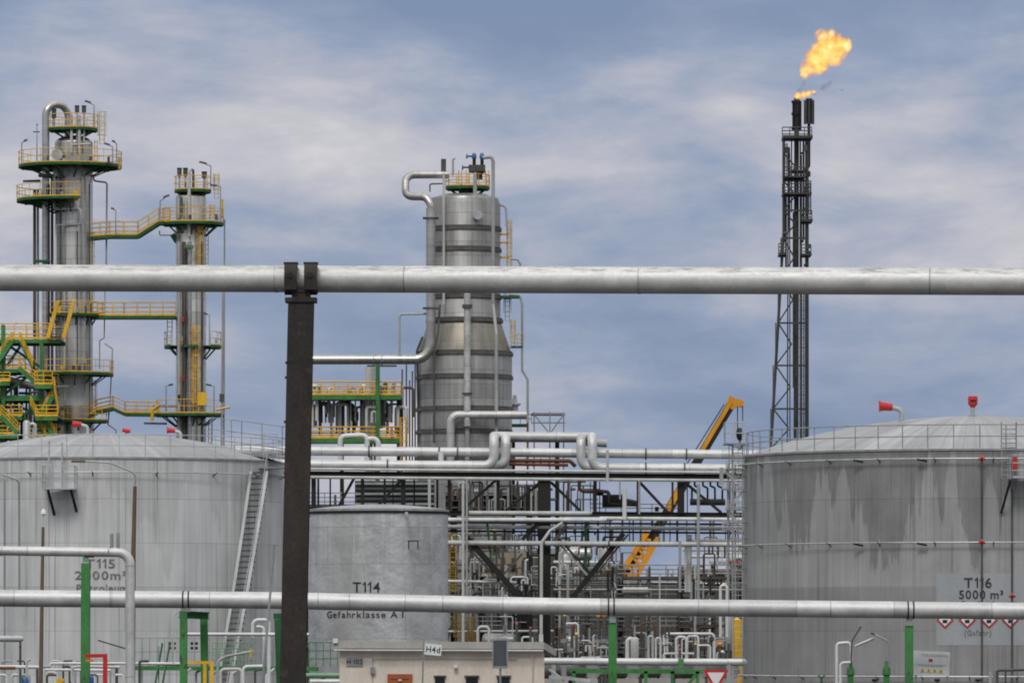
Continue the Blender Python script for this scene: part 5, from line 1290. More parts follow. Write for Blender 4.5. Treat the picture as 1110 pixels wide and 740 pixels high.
# ------------------------------------------------------------------ pipe rack
HANG = []
random.seed(41)
Y = 330.0; s = S(Y)
def sl(px, y): return y + (px - 570) * .0072      # the rack runs very slightly away from level
def P(px, y, dY=0.0): return V(px, sl(px, y), Y + dY)
RK = thing('pipe_rack', 'long dark steel pipe rack with diagonal bracing between the small and right tanks', 'pipe rack', (X(590, Y), Y, 0))
x0, x1 = 250, 900
for dY in (0, 6):
    part(MB().ibeam(P(x0, 514.8, dY), P(x1, 514.8, dY), 5 * s, 5.4 * s), 'top_chord', M['dark_steel'], RK)
    part(MB().ibeam(P(x0, 556.5, dY), P(x1, 556.5, dY), 4.5 * s, 5.6 * s), 'bottom_chord', M['post_steel' if dY == 0 else 'dark_steel'], RK)
    part(MB().bar(P(x0, 566.5, dY), P(x1, 566.5, dY), 4 * s, 2.4 * s), 'lower_girt', M['dark_steel'], RK)
    part(MB().bar(P(x0, 575.8, dY), P(x1, 575.8, dY), 4 * s, 2.2 * s), 'lower_girt', M['dark_steel'], RK)
    for px, w in ((340, 4), (393, 3), (437, 4), (487, 3), (540, 3), (645, 3), (692, 3), (738, 6), (790, 3), (842, 4), (300, 4)):
        part(MB().ibeam(P(px, 517, dY), P(px, 555, dY), w * 1.25 * s, w * 1.25 * s), 'truss_post', M['dark_steel'], RK)
    for xa, ya, xb, yb, w in ((365, 554, 384, 519, 3.2), (405, 554, 437, 519, 3.2), (500, 554, 539, 519, 3), (548, 554, 584, 524, 3.4), (597, 522, 630, 554, 3.4), (693, 521, 724, 554, 3), (742, 521, 782, 554, 3)):
        part(MB().bar(P(xa, ya, dY), P(xb, yb, dY), w * 1.5 * s, 3 * s), 'diagonal', M['dark_steel'], RK)
    for px, w in ((590, 14), (842, 10), (322, 10)):
        p = P(px, 519, dY); part(MB().ibeam(Vector((p.x, p.y, 0)), p, w * s, w * s), 'column', M['dark_steel'], RK)
for px in range(260, 900, 26):
    part(MB().bar(P(px, 517.5), P(px, 517.5, 6), 2 * s), 'cross_beam', M['mid_steel'], RK); part(MB().bar(P(px, 558), P(px, 558, 6), 2.4 * s), 'cross_beam', M['dark_steel'], RK)
for xa, ya, xb, yb, w, m_ in ((506, 583, 566, 650, 5, 'dark_steel'), (501, 586, 560, 651, 1.6, 'mid_steel'), (676, 577, 620, 648, 4.2, 'dark_steel'), (681, 578, 626, 648, 1.6, 'mid_steel'), (601, 583, 638, 624, 1.5, 'pipe_grey'), (604, 581, 641, 622, 1.5, 'dark_steel'), (566, 600, 530, 640, 1.6, 'mid_steel'), (597, 590, 614, 569, 3, 'mid_steel'), (583, 566, 566, 585, 3, 'dark_steel')):
    part(MB().bar(P(xa, ya, -.5), P(xb, yb, -.5), w * 1.35 * s, w * 1.35 * s), 'knee_brace', M[m_], RK)
part(MB().bar(P(500, 561.6, -.8), P(640, 561.9, -.8), 3 * s, 2 * s), 'green_beam', M['green_dark'], RK)
for xa, ya, xb, yb, w in ((635, 563, 635, 622, 3.0), (528, 566, 534, 624, 2.4)): part(MB().bar(P(xa, ya, -.4), P(xb, yb, -.4), w * s), 'green_strut', M['green_dark'], RK)
def rp(label, pts, r, m_='pipe_white', bend=None, fl=(), dY=0.0, seg=16, name='pipe', group=None):
    pp = [P(p[0], p[1], dY + (p[2] if len(p) > 2 else 0)) for p in pts]
    mb = MB().tube(pp, r * s, seg, bend=(bend if bend is not None else r * 2.2) * s)
    if not fl: return solo(mb, name, M[m_], label, 'pipe', group)
    t = thing(name, label, 'pipe', pp[0], group); part(mb, 'pipe_run', M[m_], t)
    for px, y in fl: part(MB().tube([P(px - .8, y, dY), P(px + .8, y, dY)], r * 1.32 * s, seg), 'flange', M['mid_steel'], t)
    return t
rp('thick white pipe on the rack rising into the left leg of the expansion loop', [(240, 505), (535.5, 505), (535.5, 473), (535.5, 473, 3), (642, 473, 3), (642, 473), (642, 506.5), (920, 506.5)], 5.2, 'pipe_silver', 11, [(700, 506.5), (742, 506.5), (790, 506.5), (420, 505)], 0)
rp('upper silver pipe along the rack passing behind the expansion loop legs', [(240, 490.3), (530, 490.3), (660, 490.6), (920, 491)], 5.0, 'pipe_silver', None, [(400, 490.3), (476, 490.3), (496, 490.3), (744, 491), (700, 490.8)], 1.6)
rp('second expansion loop pipe standing just right of the first loop leg', [(240, 505.5), (548, 505.5), (548, 474), (548, 474, 2.4), (630, 474, 2.4), (630, 474), (630, 506), (920, 506)], 5.2, 'pipe_silver', 11, [], 1.2)
rp('thin pale pipe lying along the rack edge below the thick white pipe', [(240, 509.8), (920, 510.5)], 1.5, 'pipe_pale', dY=-.6)
rp('thin pale pipe directly beneath the dark top chord of the rack', [(240, 518.6), (920, 519.2)], 1.7, 'pipe_pale', dY=-.5)
rp('long white pipe under the dark truss reaching the right tank', [(650, 561), (700, 561), (920, 561.3)], 2.1, 'pipe_white', dY=-.9)
rp('stepped white pipe under the truss ending at its centre', [(486, 563.6), (655, 562.6), (662, 562.6, 2)], 2.2, 'pipe_white', dY=-1.2)
rp('short pale pipe lying on the stepped white pipe', [(508, 556), (640, 555.5), (640, 555.5, 3)], 2.2, 'pipe_pale', dY=-1.0)
rp('grey pipe just above the lower dark girts of the rack', [(480, 571.2), (920, 571)], 2.2, 'pipe_grey', dY=-.3)
rp('dull grey pipe spanning the rack at half height', [(480, 588.6), (680, 588.4), (920, 588.2)], 2.7, 'pipe_pale', None, [(590, 588.5), (660, 588.4)], -.8)
rp('short bright white pipe above the dull grey pipe near the right tank', [(744, 640), (744, 584.6), (920, 584.4)], 2.0, 'pipe_white', 4, [], .8)
rp('thin pale pipe crossing at half height behind the left knee brace', [(480, 630), (560, 631)], 1.6, 'pipe_white', dY=.4)
rp('rusty pipe on top of the rack between the expansion loop legs', [(552, 499), (618, 499), (624, 505)], 2.2, 'pipe_rust', None, [(570, 499), (586, 499), (602, 499)], 2.6)
rp('second rusty pipe half hidden behind the first between the loop legs', [(552, 503), (616, 503.5)], 1.8, 'pipe_rust', None, [(578, 503), (595, 503)], 3.4)
for px, y0, y1, r, m_, lab in ((502, 521, 740, 1.6, 'pipe_pale', 'pale vertical pipe down the rack just right of the small tank'), (506, 519, 650, 1.2, 'pipe_grey', 'thin grey vertical pipe beside the pale one right of the small tank'),
        (465.5, 520, 558, 1.7, 'pipe_pale', 'short pale upright pipe in the truss above the small tank'), (677, 528, 562, 2.4, 'pipe_white', 'short white upright pipe in the middle of the truss'), (757, 523, 655, 1.7, 'pipe_grey', 'grey vertical pipe down the rack left of the right tank'),
        (658.5, 487, 522, 1.6, 'pipe_pale', 'short pale riser just right of the expansion loop'), (782, 505, 524, 2.2, 'pipe_grey', 'short grey riser at the rack edge by the right tank'), (747, 578, 640, 3.0, 'pipe_pale', 'thick pale vertical pipe below the white pipe near the right tank'),
        (737, 585, 640, 1.5, 'pipe_grey', 'slim grey vertical pipe left of the thick pale one'), (585.5, 600, 740, 1.2, 'brown_wood', 'thin brown pipe running down the front of the dark rack column'), (693, 519, 556, 1.2, 'pipe_grey', 'thin grey upright pipe beside a truss post right of centre'), (672, 520, 540, .9, 'pipe_grey', 'hair-thin grey upright pipe in the centre of the truss')):
    rp(lab, [(px, y1), (px, y0)], r, m_, dY=-1.6 if px != 747 else .6, seg=10)
rp('brown pipe bent down from the lower girt beside the dark rack column', [(610, 566), (596, 575), (587, 588), (586.5, 740)], 1.7, 'pipe_pale', 5, [], -1.9)
rp('grey hooked pipe hanging in the truss right of the dark column', [(628, 519), (628, 530), (634, 532), (660, 532), (660, 545), (690, 546)], 2.0, 'pipe_brown', 3, [], 2)
rp('capped pipe end poking out behind the right leg of the loop', [(634, 478.5, 3.6), (654, 479.5, 3.6), (658, 479.7, 3.6)], 4.4, 'pipe_grey')
rp('short white pipe joining the two silver pipes left of the loop', [(478, 490, 0), (478, 505, 0)], 3.0, 'pipe_white', dY=.8)
for k, (px, y0, y1) in enumerate(((512, 521, 556), (520, 521, 556), (528, 521, 556), (553, 521, 556), (561, 521, 556), (571, 521, 556), (604, 521, 556), (616, 521, 556), (345, 520, 556), (358, 520, 556), (372, 520, 552), (417, 520, 548), (426, 520, 548), (449, 520, 548), (474, 520, 556), (640, 521, 556), (650, 521, 556), (729, 521, 556), (745, 521, 556), (796, 521, 556))):
    o = rp('x', [(px, y1), (px, y0)], random.choice((.6, .9, 1.2)), random.choice(('mid_steel', 'dark_steel', 'pipe_grey', 'pipe_brown')), dY=random.uniform(1, 5), seg=8, name='hanger_pipe', group='thin uprights inside the upper truss')
    HANG.append((px, o))
# manifold with five hooks inside the truss
t = thing('manifold', 'dark horizontal manifold drum with five bent inlet pipes inside the truss', 'manifold', P(770, 551, 3))
part(MB().tube([P(748, 542.5, 3), P(786, 542.5, 3)], 3.6 * s, 16), 'drum', M['mid_steel'], t)
for px in (750, 758, 767, 775, 783): part(MB().tube([P(px, 541, 3), P(px, 527, 3), P(px - 5, 525, 3), P(px - 5, 520, 3)], 1.1 * s, 8, bend=2 * s), 'inlet_pipe', M['dark_steel'], t)
t = thing('equipment_skid', 'dark bulky equipment skid sitting on the truss right of the dark column', 'equipment', P(662, 555, 3))
part(MB().box(P(664, 542, 3), (22 * s, 2.2, 13 * s)), 'housing', M['dark_steel'], t); part(MB().box(P(650, 533, 3), (8 * s, 1.5, 6 * s)), 'bracket', M['dark_steel'], t); part(MB().cyl(P(676, 541, 2), P(692, 544, 2), 2.4 * s), 'motor', M['mid_steel'], t); part(MB().cyl(P(712, 553, 3), P(712, 548, 3), 2.2 * s), 'drum', M['dark_steel'], t)
# railings along the rack floor
t = thing('rack_railing', 'thin grey handrail along the truss floor right of centre', 'railing', P(700, 556, 5))
m = MB(); line_rail(m, [P(640, 554, 5), P(740, 554, 5)], 9 * s, 1.0, .03, (.5,)); part(m, 'rails', M['grey_steel'], t)
# stepped access frame between rack and right tank
t = thing('access_stair', 'pale grey zigzag access stair squeezed between rack and right tank', 'stair', P(800, 600, -6))
for px in (789, 797, 805): part(MB().tube([Vector((X(px, Y - 8), Y - 8, 0)), V(px, 503, Y - 8)], .06, 6), 'post', M['grey_steel'], t)
for k, (y, a, b) in enumerate(((508, 787, 810), (530, 783, 810), (552, 787, 810), (574, 783, 812))):
    o = part(MB().box(V((a + b) / 2, y, Y - 8), ((b - a) * s, 1, .1)), 'landing', M['grey_steel'], t); m = MB(); line_rail(m, [V(a, y, Y - 8.5), V(b, y, Y - 8.5)], 9 * s, .4, .026, (.66, .33)); part(m, 'railing', M['pale_steel'], o)
for a, b, c_, d_ in ((786, 510, 804, 530), (806, 532, 788, 552), (788, 554, 808, 574)): part(MB().bar(V(a, b, Y - 8), V(c_, d_, Y - 8), .5, .16), 'flight', M['pale_steel'], t)

# ------------------------------------------------------------------ low pipe and beams near the ground, right of the pump house
Yl = 255.0
t = thing('ground_pipe', 'pale silver pipe low down between the pump house and right tank', 'pipe', (X(690, Yl), Yl, 0))
part(MB().tube([V(575, 716.2, Yl), V(802, 717.4, Yl), V(806, 717.4, Yl + 6)], 3.9 * S(Yl), 20), 'pipe_run', M['pipe_silver'], t)
for px in (600, 790): part(MB().bar(Vector((X(px, Yl), Yl, 0)), V(px, 720, Yl), .2), 'stanchion', M['grey_steel'], t)
part(MB().box(V(738, 717.6, Yl), (.25, .36, .36)), 'clamp', M['green'], t)
t = thing('pipe_trestle', 'low green steel frame below the pale silver pipe', 'frame', (X(690, 250), 250, 0))
part(MB().bar(V(618, 726.5, 250), V(762, 727.5, 250), .16, .2), 'beam', M['green'], t)
for px in (622, 700, 729, 756): part(MB().bar(Vector((X(px, 250), 250, 0)), V(px, 727, 250), .16), 'leg', M['green'], t)
part(MB().bar(V(756, 729, 250), V(743, 745, 250), .14), 'brace', M['green'], t)
t = thing('sloping_duct', 'pale flat-topped duct along the ground beyond the pump house corner', 'duct', (X(660, 245), 245, 0))
part(MB().box(V(640, 751, 245), (6, 1.6, 20 * S(245))), 'casing', M['pipe_pale'], t); part(MB().bar(V(595, 733, 244), V(640, 737, 244), .14), 'rail', M['pale_steel'], t); part(MB().tube([V(595, 725, 244), V(612, 737, 244)], .05, 6), 'stay', M['pale_steel'], t)
# ------------------------------------------------------------------ the dense process plant seen through and below the rack
ORD = ['first', 'second', 'third', 'fourth', 'fifth', 'sixth', 'seventh', 'eighth', 'ninth', 'tenth', 'eleventh', 'twelfth', 'thirteenth', 'fourteenth', 'fifteenth', 'sixteenth', 'seventeenth', 'eighteenth', 'nineteenth', 'twentieth']
PEND = {}
def later(o, kind, phrase, where, px): PEND.setdefault((kind, phrase, where), []).append((px, o))
COLN = {'pipe_white': 'white', 'pipe_pale': 'pale grey', 'pipe_grey': 'dark grey', 'pipe_brown': 'brown', 'pipe_clad': 'silver', 'mid_steel': 'blackish', 'dark_steel': 'black', 'pipe_rust': 'rust-red'}
for px_, o_h in HANG: later(o_h, 'hanger', 'thin dark upright pipe', 'inside the upper truss of the rack', px_)
random.seed(5)
LOW = 'under the low silver pipe'; MID = 'seen through the rack'
def zone(y): return LOW if y > 668 else MID
def cl_pipe(pts, Yd, r, m_, shape='riser', bend=None):
    sd = S(Yd); mb = MB().tube([V(p[0], p[1], Yd) for p in pts], r * sd, 8, bend=(bend or r * 2.5) * sd)
    yy = min(p[1] for p in pts); nm = {'riser': 'riser_pipe', 'run': 'pipe_run', 'loop': 'pipe_loop'}[shape]
    o = solo(mb, nm, M[m_], 'x', 'pipe', '%s pipes %s' % ({'riser': 'upright', 'run': 'level', 'loop': 'arched'}[shape], zone(yy)))
    later(o, shape, {'riser': '%s upright pipe', 'run': '%s level pipe', 'loop': '%s arched pipe'}[shape] % COLN[m_], zone(yy), pts[0][0] if shape != 'run' else yy)
    return o
# steel frames, floor by floor
def frame(xa, xb, Yd, levels, label, m_='mid_steel', rails='yellow', dep=7):
    sd = S(Yd); t = thing('equipment_tower', label, 'steel tower', (X((xa + xb) / 2, Yd), Yd, 0))
    n = max(2, round((xb - xa) / 32)); top = min(levels) - 12
    for k in range(n + 1):
        px = xa + (xb - xa) * k / n
        for dY in (0, dep): part(MB().ibeam(Vector((X(px, Yd), Yd + dY, 0)), V(px, top, Yd + dY), 2.6 * sd, 2.6 * sd), 'post', M[m_], t)
    for y in levels:
        o = part(MB().box((X((xa + xb) / 2, Yd), Yd + dep / 2, Z(y, Yd)), ((xb - xa) * sd, dep, .1)), 'deck', M['mid_steel'], t)
        for dY in (-.1, dep + .1): part(MB().bar(V(xa, y, Yd + dY), V(xb, y, Yd + dY), .14, 3.2 * sd), 'edge_beam', M[m_], o)
        if rails:
            m = MB(); line_rail(m, [V(xa, y, Yd), V(xb, y, Yd)], 14 * sd, 1.1, .035, (.66, .33)); part(m, 'railing', M[rails], o)
    for k in range(n):
        xa_, xb_ = xa + (xb - xa) * k / n, xa + (xb - xa) * (k + 1) / n
        if k % 2 == 0: part(MB().bar(V(xa_, levels[-1], Yd), V(xb_, levels[0], Yd), .14), 'brace', M[m_], t)
    return t
frame(480, 545, 352, [592, 618, 650, 682, 712], 'yellow-railed steel frame beside the small tank, behind the pale pipe', 'pipe_brown', 'grey_steel')
frame(540, 585, 365, [600, 634, 668, 700], 'dull steel frame left of the dark rack column', 'mid_steel', 'grey_steel')
frame(600, 672, 356, [622, 640, 676, 704], 'brown steel frame right of the dark rack column', 'pipe_brown', 'grey_steel')
frame(668, 740, 350, [626, 648, 682, 706], 'low steel frame in the middle below the crane boom', 'mid_steel', 'grey_steel')
frame(736, 812, 345, [626, 640, 678, 702], 'steel frame beside the yellow silo at the right tank', 'pipe_brown', 'grey_steel')
frame(300, 490, 372, [548, 600, 650, 700], 'long grey steel frame behind the small tank', 'mid_steel', 'grey_steel')
# slatted cooler bank above the small tank
t = thing('air_cooler', 'dark slatted cooler bank behind the truss above the small tank', 'cooler', (X(425, 362), 362, 0))
part(MB().box(V(428, 538, 363), (86 * S(362), 2, 34 * S(362))), 'casing', M['mid_steel'], t)
for k in range(6): part(MB().box(V(428, 524 + k * 5.5, 361.9), (86 * S(362), .3, 2.2 * S(362))), 'louvre', M['sign_back'] if k % 2 else M['grey_steel'], t)
for px in (388, 466): part(MB().bar(Vector((X(px, 363), 363, 0)), V(px, 545, 363), .4), 'leg', M['dark_steel'], t)
t = thing('air_cooler', 'second dark cooler bank with pale ribs, right of the slatted one in the truss', 'cooler', (X(533, 352), 352, 0))
part(MB().box(V(533, 545, 353), (100 * S(352), 2, 16 * S(352))), 'casing', M['dark_steel'], t)
for k in range(4): part(MB().box(V(533, 527 + k * 7.6, 351.8), (100 * S(352), .25, 1.6 * S(352))), 'louvre', M['mid_steel'] if k % 2 else M['pipe_brown'], t)
for k in range(12): part(MB().box(V(487 + k * 8.4 + random.uniform(-3, 3), 540, 351.6), (random.uniform(.8, 2) * S(352), .2, random.uniform(18, 28) * S(352))), 'rib', M['grey_steel'] if k % 3 == 0 else M['mid_steel'], t)
for px in (492, 574): part(MB().bar(Vector((X(px, 353), 353, 0)), V(px, 545, 353), .4), 'leg', M['dark_steel'], t)
t = thing('sand_housing', 'sand-coloured equipment housing deep behind the left knee brace', 'housing', (X(545, 362), 362, 0)); part(MB().box(V(545, 612, 363), (58 * S(362), 2, 26 * S(362))), 'casing', M['sand'], t)
for k in range(5): part(MB().box(V(521 + k * 12, 611, 361.95), (5 * S(362), .1, 14 * S(362))), 'door', M['pipe_brown'], t)
for px in (522, 568): part(MB().bar(Vector((X(px, 363), 363, 0)), V(px, 624, 363), .4), 'leg', M['dark_steel'], t)
# vessels
def drum(px, y, w, r, Yd, label, m_='vessel', vertical=False):
    sd = S(Yd); c_ = V(px, y, Yd); t = thing('process_vessel', label, 'vessel', (c_.x, c_.y, 0)); R = r * sd; L = w * sd
    if vertical:
        prof = [(.02, c_.z - L / 2)] + [(R * math.sin(R_(k)), c_.z - L / 2 + R * .5 * (1 - math.cos(R_(k)))) for k in (30, 60, 90)] + [(R * math.sin(R_(k)), c_.z + L / 2 - R * .5 * (1 - math.cos(R_(k)))) for k in (90, 60, 30)] + [(.02, c_.z + L / 2)]
        part(MB().lathe((c_.x, c_.y), prof, 24), 'shell', M[m_], t)
        part(MB().cyl(c_ + Vector((0, 0, L / 2 - .05)), c_ + Vector((0, 0, L / 2 + .7)), R * .22), 'top_nozzle', M['grey_steel'], t)
        for k in (0, 120, 240): part(MB().bar(Vector((c_.x + R * .85 * math.cos(R_(k + 30)), c_.y + R * .85 * math.sin(R_(k + 30)), 0)), Vector((c_.x + R * .85 * math.cos(R_(k + 30)), c_.y + R * .85 * math.sin(R_(k + 30)), c_.z - L * .3)), .16), 'leg', M['mid_steel'], t)
    else:
        pts = [c_ + Vector((-L / 2 - R * .45, 0, 0)), c_ + Vector((-L / 2 - R * .3, 0, 0)), c_ + Vector((-L / 2, 0, 0)), c_ + Vector((L / 2, 0, 0)), c_ + Vector((L / 2 + R * .3, 0, 0)), c_ + Vector((L / 2 + R * .45, 0, 0))]
        part(MB().tube(pts, [R * .2, R * .75, R, R, R * .75, R * .2], 24), 'shell', M[m_], t)
        for k in (-.32, .32): part(MB().box((c_.x + L * k, c_.y, (c_.z - R * .4) / 2), (.35, R * 1.2, c_.z - R * .4)), 'saddle', M['mid_steel'], t)
        part(MB().cyl(c_ + Vector((L * .2, 0, R * .9)), c_ + Vector((L * .2, 0, R + .5)), R * .22), 'nozzle', M['grey_steel'], t)
    return t
drum(624, 600, 30, 8, 372, 'horizontal pale vessel seen through the rack right of the dark column')
drum(562, 604, 26, 12, 374, 'upright clad vessel left of the dark rack column', vertical=True)
drum(538, 618, 34, 9, 372, 'upright pale vessel behind the left knee brace', 'pipe_pale', True)
drum(612, 614, 30, 7, 368, 'narrow upright vessel tight behind the dark rack column', 'vessel', True)
drum(655, 606, 28, 6, 376, 'narrow upright vessel just left of the crane boom foot', 'pipe_pale', True)
drum(799, 606, 14, 8, 352, 'round-ended pale vessel against the left edge of the right tank', 'pipe_pale')
drum(722, 634, 30, 4, 362, 'long thin horizontal vessel on the low frame under the crane', 'pipe_grey')
drum(689, 640, 26, 4.5, 350, 'horizontal silver exchanger just above the low silver pipe at centre', 'pipe_clad')
drum(541, 694, 30, 8, 335, 'horizontal grey vessel above the pump house roof', 'vessel')
drum(618, 699, 22, 7, 330, 'stout grey upright vessel right of the pump house roof', 'vessel', True)
drum(688, 705, 30, 4.5, 318, 'pale upright vessel just right of the front green post', 'pipe_pale', True)
drum(790, 684, 44, 3.8, 322, 'slim grey upright vessel beside the yellow silo', 'pipe_grey', True)
drum(640, 716, 20, 5, 300, 'small low horizontal vessel left of the front green post', 'pipe_grey')
drum(510, 700, 34, 6, 345, 'upright brown vessel behind the yellow frame above the pump house', 'pipe_brown', True)
t = thing('yellow_silo', 'tall narrow yellow silo half hidden behind the right tank edge', 'silo', (X(799, 315), 315, 0))
part(MB().lathe((X(799, 315), 315), [(5.5 * S(315), .6), (5.5 * S(315), Z(672, 315)), (.05, Z(669, 315))], 20), 'shell', M['yellow'], t)
part(MB().tube([V(794.5, 668, 314.6), V(794.5, 780, 314.6)], .05, 6), 'ladder_rail', M['yellow_pale'], t)
t = thing('red_roof_shelter', 'flat red-edged shelter roof beside the right tank, seen through the rack', 'shelter', (X(787, 350), 350, 0))
part(MB().box(V(786, 609.5, 350), (32 * S(350), 2, .16)), 'roof', M['pipe_pale'], t); part(MB().box(V(796, 608.5, 348.95), (12 * S(350), .06, .16)), 'roof_edge', M['red'], t)
for px in (772, 800): part(MB().bar(Vector((X(px, 350), 350, 0)), V(px, 610, 350), .16), 'post', M['mid_steel'], t)

# pipes: low area under the low silver pipe and the part seen through the rack
tones = ['pipe_white', 'pipe_pale', 'pipe_pale', 'pipe_grey', 'pipe_grey', 'pipe_brown', 'mid_steel', 'pipe_clad', 'mid_steel', 'pipe_brown']
def gap(x, y): return 682 < x < 738 and 578 < y < 618      # sky shows through here
for k in range(64):
    x = 490 + k * 4.9 + random.uniform(-2, 2); Yd = random.uniform(334, 400)
    y0 = random.choice((668, 674, 680, 686, 690, 698, 704)); r = random.choice((.6, .8, .9, 1.1, 1.5))
    cl_pipe([(x, 790), (x, y0), (x + random.choice((-9, 8, 14, -14)), y0)] if k % 3 else [(x, 790), (x, y0)], Yd, r, random.choice(tones))
for k in range(40):
    x = 489 + k * 7.8 + random.uniform(-3, 3); Yd = random.uniform(340, 400); y0 = random.choice((570, 582, 592, 598, 606, 612, 622))
    if 676 < x < 740: y0 = random.choice((617, 622, 626))
    r = random.choice((.6, .7, .9, 1.3, 1.6))
    cl_pipe([(x, 790), (x, y0), (x + random.choice((-10, 8, 13)), y0)] if k % 2 and not 668 < x < 745 else [(x, 790), (x, y0)], Yd, r, random.choice(tones))
for y, xa, xb, m_ in ((597, 486, 585, 'pipe_grey'), (604, 520, 584, 'pipe_white'), (612, 486, 560, 'pipe_brown'), (622, 500, 650, 'pipe_pale'), (627, 560, 806, 'pipe_grey'), (634, 486, 806, 'mid_steel'), (638.5, 600, 806, 'pipe_pale'), (643, 486, 700, 'pipe_brown'), (596, 740, 806, 'pipe_grey'), (603, 744, 790, 'pipe_pale'), (619, 740, 806, 'pipe_rust'), (609, 600, 664, 'pipe_white'), (591.5, 600, 668, 'pipe_brown'), (580, 486, 580, 'mid_steel'), (632, 700, 790, 'pipe_white'),
        (672, 596, 806, 'mid_steel'), (676, 486, 640, 'pipe_brown'), (679.5, 600, 760, 'pipe_rust'), (684, 486, 600, 'pipe_pale'), (687, 640, 806, 'pipe_brown'), (691.5, 690, 800, 'pipe_pale'), (696, 600, 690, 'pipe_grey'), (700, 520, 640, 'mid_steel'), (703, 700, 806, 'mid_steel'), (707, 600, 720, 'pipe_pale'), (711, 640, 806, 'pipe_grey'), (682, 486, 540, 'pipe_rust'), (672.5, 490, 560, 'mid_steel'), (723, 600, 800, 'pipe_grey'), (731, 620, 800, 'pipe_pale')):
    cl_pipe([(xa, y), (xb, y + random.uniform(-.6, .6))], random.uniform(338, 396), random.choice((.7, .9, 1.2, 1.7)), m_, 'run')
# dark clutter behind the upper truss and bright small pipework left of the rack column
for k in range(34):
    x = random.uniform(488, 640); Yd = random.uniform(338, 362); y0 = random.choice((522, 526, 530, 536, 541)); w = random.choice((-12, 9, 16, 24))
    cl_pipe([(x, 556), (x, y0), (x + w, y0), (x + w, 553)][:random.choice((2, 3, 4))], Yd, random.choice((.7, 1.0, 1.5)), random.choice(('mid_steel', 'pipe_brown', 'pipe_grey', 'mid_steel', 'pipe_pale')), 'loop')
for k in range(46):
    x = random.uniform(487, 674); Yd = random.uniform(336, 350); y0 = random.uniform(568, 640); h = random.uniform(6, 26); w = random.choice((4, 6, 9, 14))
    cl_pipe([(x, y0 + h), (x, y0), (x + w, y0), (x + w, y0 + h * random.uniform(.3, 1))], Yd, random.choice((.7, .9, 1.3)), random.choice(('pipe_white', 'pipe_pale', 'pipe_white', 'mid_steel', 'pipe_brown', 'pipe_grey')), 'loop')
for k in range(40):
    x = random.uniform(600, 800); Yd = random.uniform(318, 336); y0 = random.uniform(674, 708); h = random.uniform(6, 24); w = random.choice((4, 6, 9, 14))
    cl_pipe([(x, y0 + h), (x, y0), (x + w, y0), (x + w, y0 + h * random.uniform(.3, 1))], Yd, random.choice((.7, .9, 1.2)), random.choice(('pipe_white', 'pipe_pale', 'mid_steel', 'mid_steel', 'pipe_brown', 'pipe_grey')), 'loop')
for k in range(40):
    x = random.uniform(596, 680) if k % 2 else random.uniform(486, 582); Yd = random.uniform(336, 352); y0 = random.uniform(566, 650); h = random.uniform(5, 22); w = random.choice((3, 5, 8, 12, 18))
    cl_pipe([(x, y0 + h), (x, y0), (x + w, y0), (x + w, y0 + h * random.uniform(.3, 1))], Yd, random.choice((.6, .8, 1.1)), random.choice(('pipe_white', 'pipe_pale', 'pipe_white', 'mid_steel', 'mid_steel', 'pipe_brown')), 'loop')
for k in range(26):
    x = 600 + k * 8 + random.uniform(-3, 3)
    cl_pipe([(x, 588), (x, 562)], random.uniform(331, 335), random.choice((.6, .8, 1.2)), random.choice(('mid_steel', 'pipe_grey', 'pipe_pale', 'pipe_brown')))
for k in range(14):
    x = random.uniform(745, 800); Yd = random.uniform(338, 352); y0 = random.uniform(575, 650); h = random.uniform(6, 22); w = random.choice((4, 7, 12))
    cl_pipe([(x, y0 + h), (x, y0), (x + w, y0), (x + w, y0 + h)], Yd, random.choice((.7, 1.0)), random.choice(('pipe_white', 'pipe_pale', 'mid_steel', 'pipe_brown')), 'loop')
for k in range(22):
    x = random.uniform(487, 582); y0 = random.uniform(521, 536)
    cl_pipe([(x, 555), (x, y0)] if k % 2 else [(x, y0 + 12), (x, y0), (x + 10, y0), (x + 10, 555)], random.uniform(339, 349), random.choice((.8, 1.2, 1.7)), random.choice(('dark_steel', 'mid_steel', 'pipe_brown', 'pipe_grey')), 'riser' if k % 2 else 'loop')
# the clear white arches in front, as in the photo
for xa, xb, y0, y1, r in ((703, 707.5, 689, 760, 1.3), (711, 716, 691, 760, 1.1), (720, 774, 686.5, 760, 1.6), (733, 744, 690, 718, 1.4), (745, 757, 689, 718, 1.2), (719, 754, 708, 760, 1.3), (623, 640, 694, 760, 1.1), (518, 530, 679, 712, 1.5), (680, 687, 692, 760, 2.2), (781, 788, 634, 690, 1.6), (566, 577, 690, 715, 1.0), (756, 770, 699, 760, 1.1)):
    cl_pipe([(xa, y1), (xa, y0), (xb, y0), (xb, y1 - random.choice((0, 4)))], random.uniform(305, 330), r, random.choice(('pipe_white', 'pipe_white', 'pipe_pale')), 'loop')
# yellow ladders by the small tank
for px, y0, y1 in ((491, 578, 650), (496, 660, 700), (510, 668, 706)):
    t = thing('yellow_ladder', 'x', 'ladder', (X(px, 343), 343, Z(y1, 343))); later(t, 'ladder', 'yellow caged ladder', 'right of the small tank', px)
    t['group'] = 'yellow ladders by the small tank'; cage_ladder(t, px, y0, y1, 343, 9, 'yellow_dull', True)
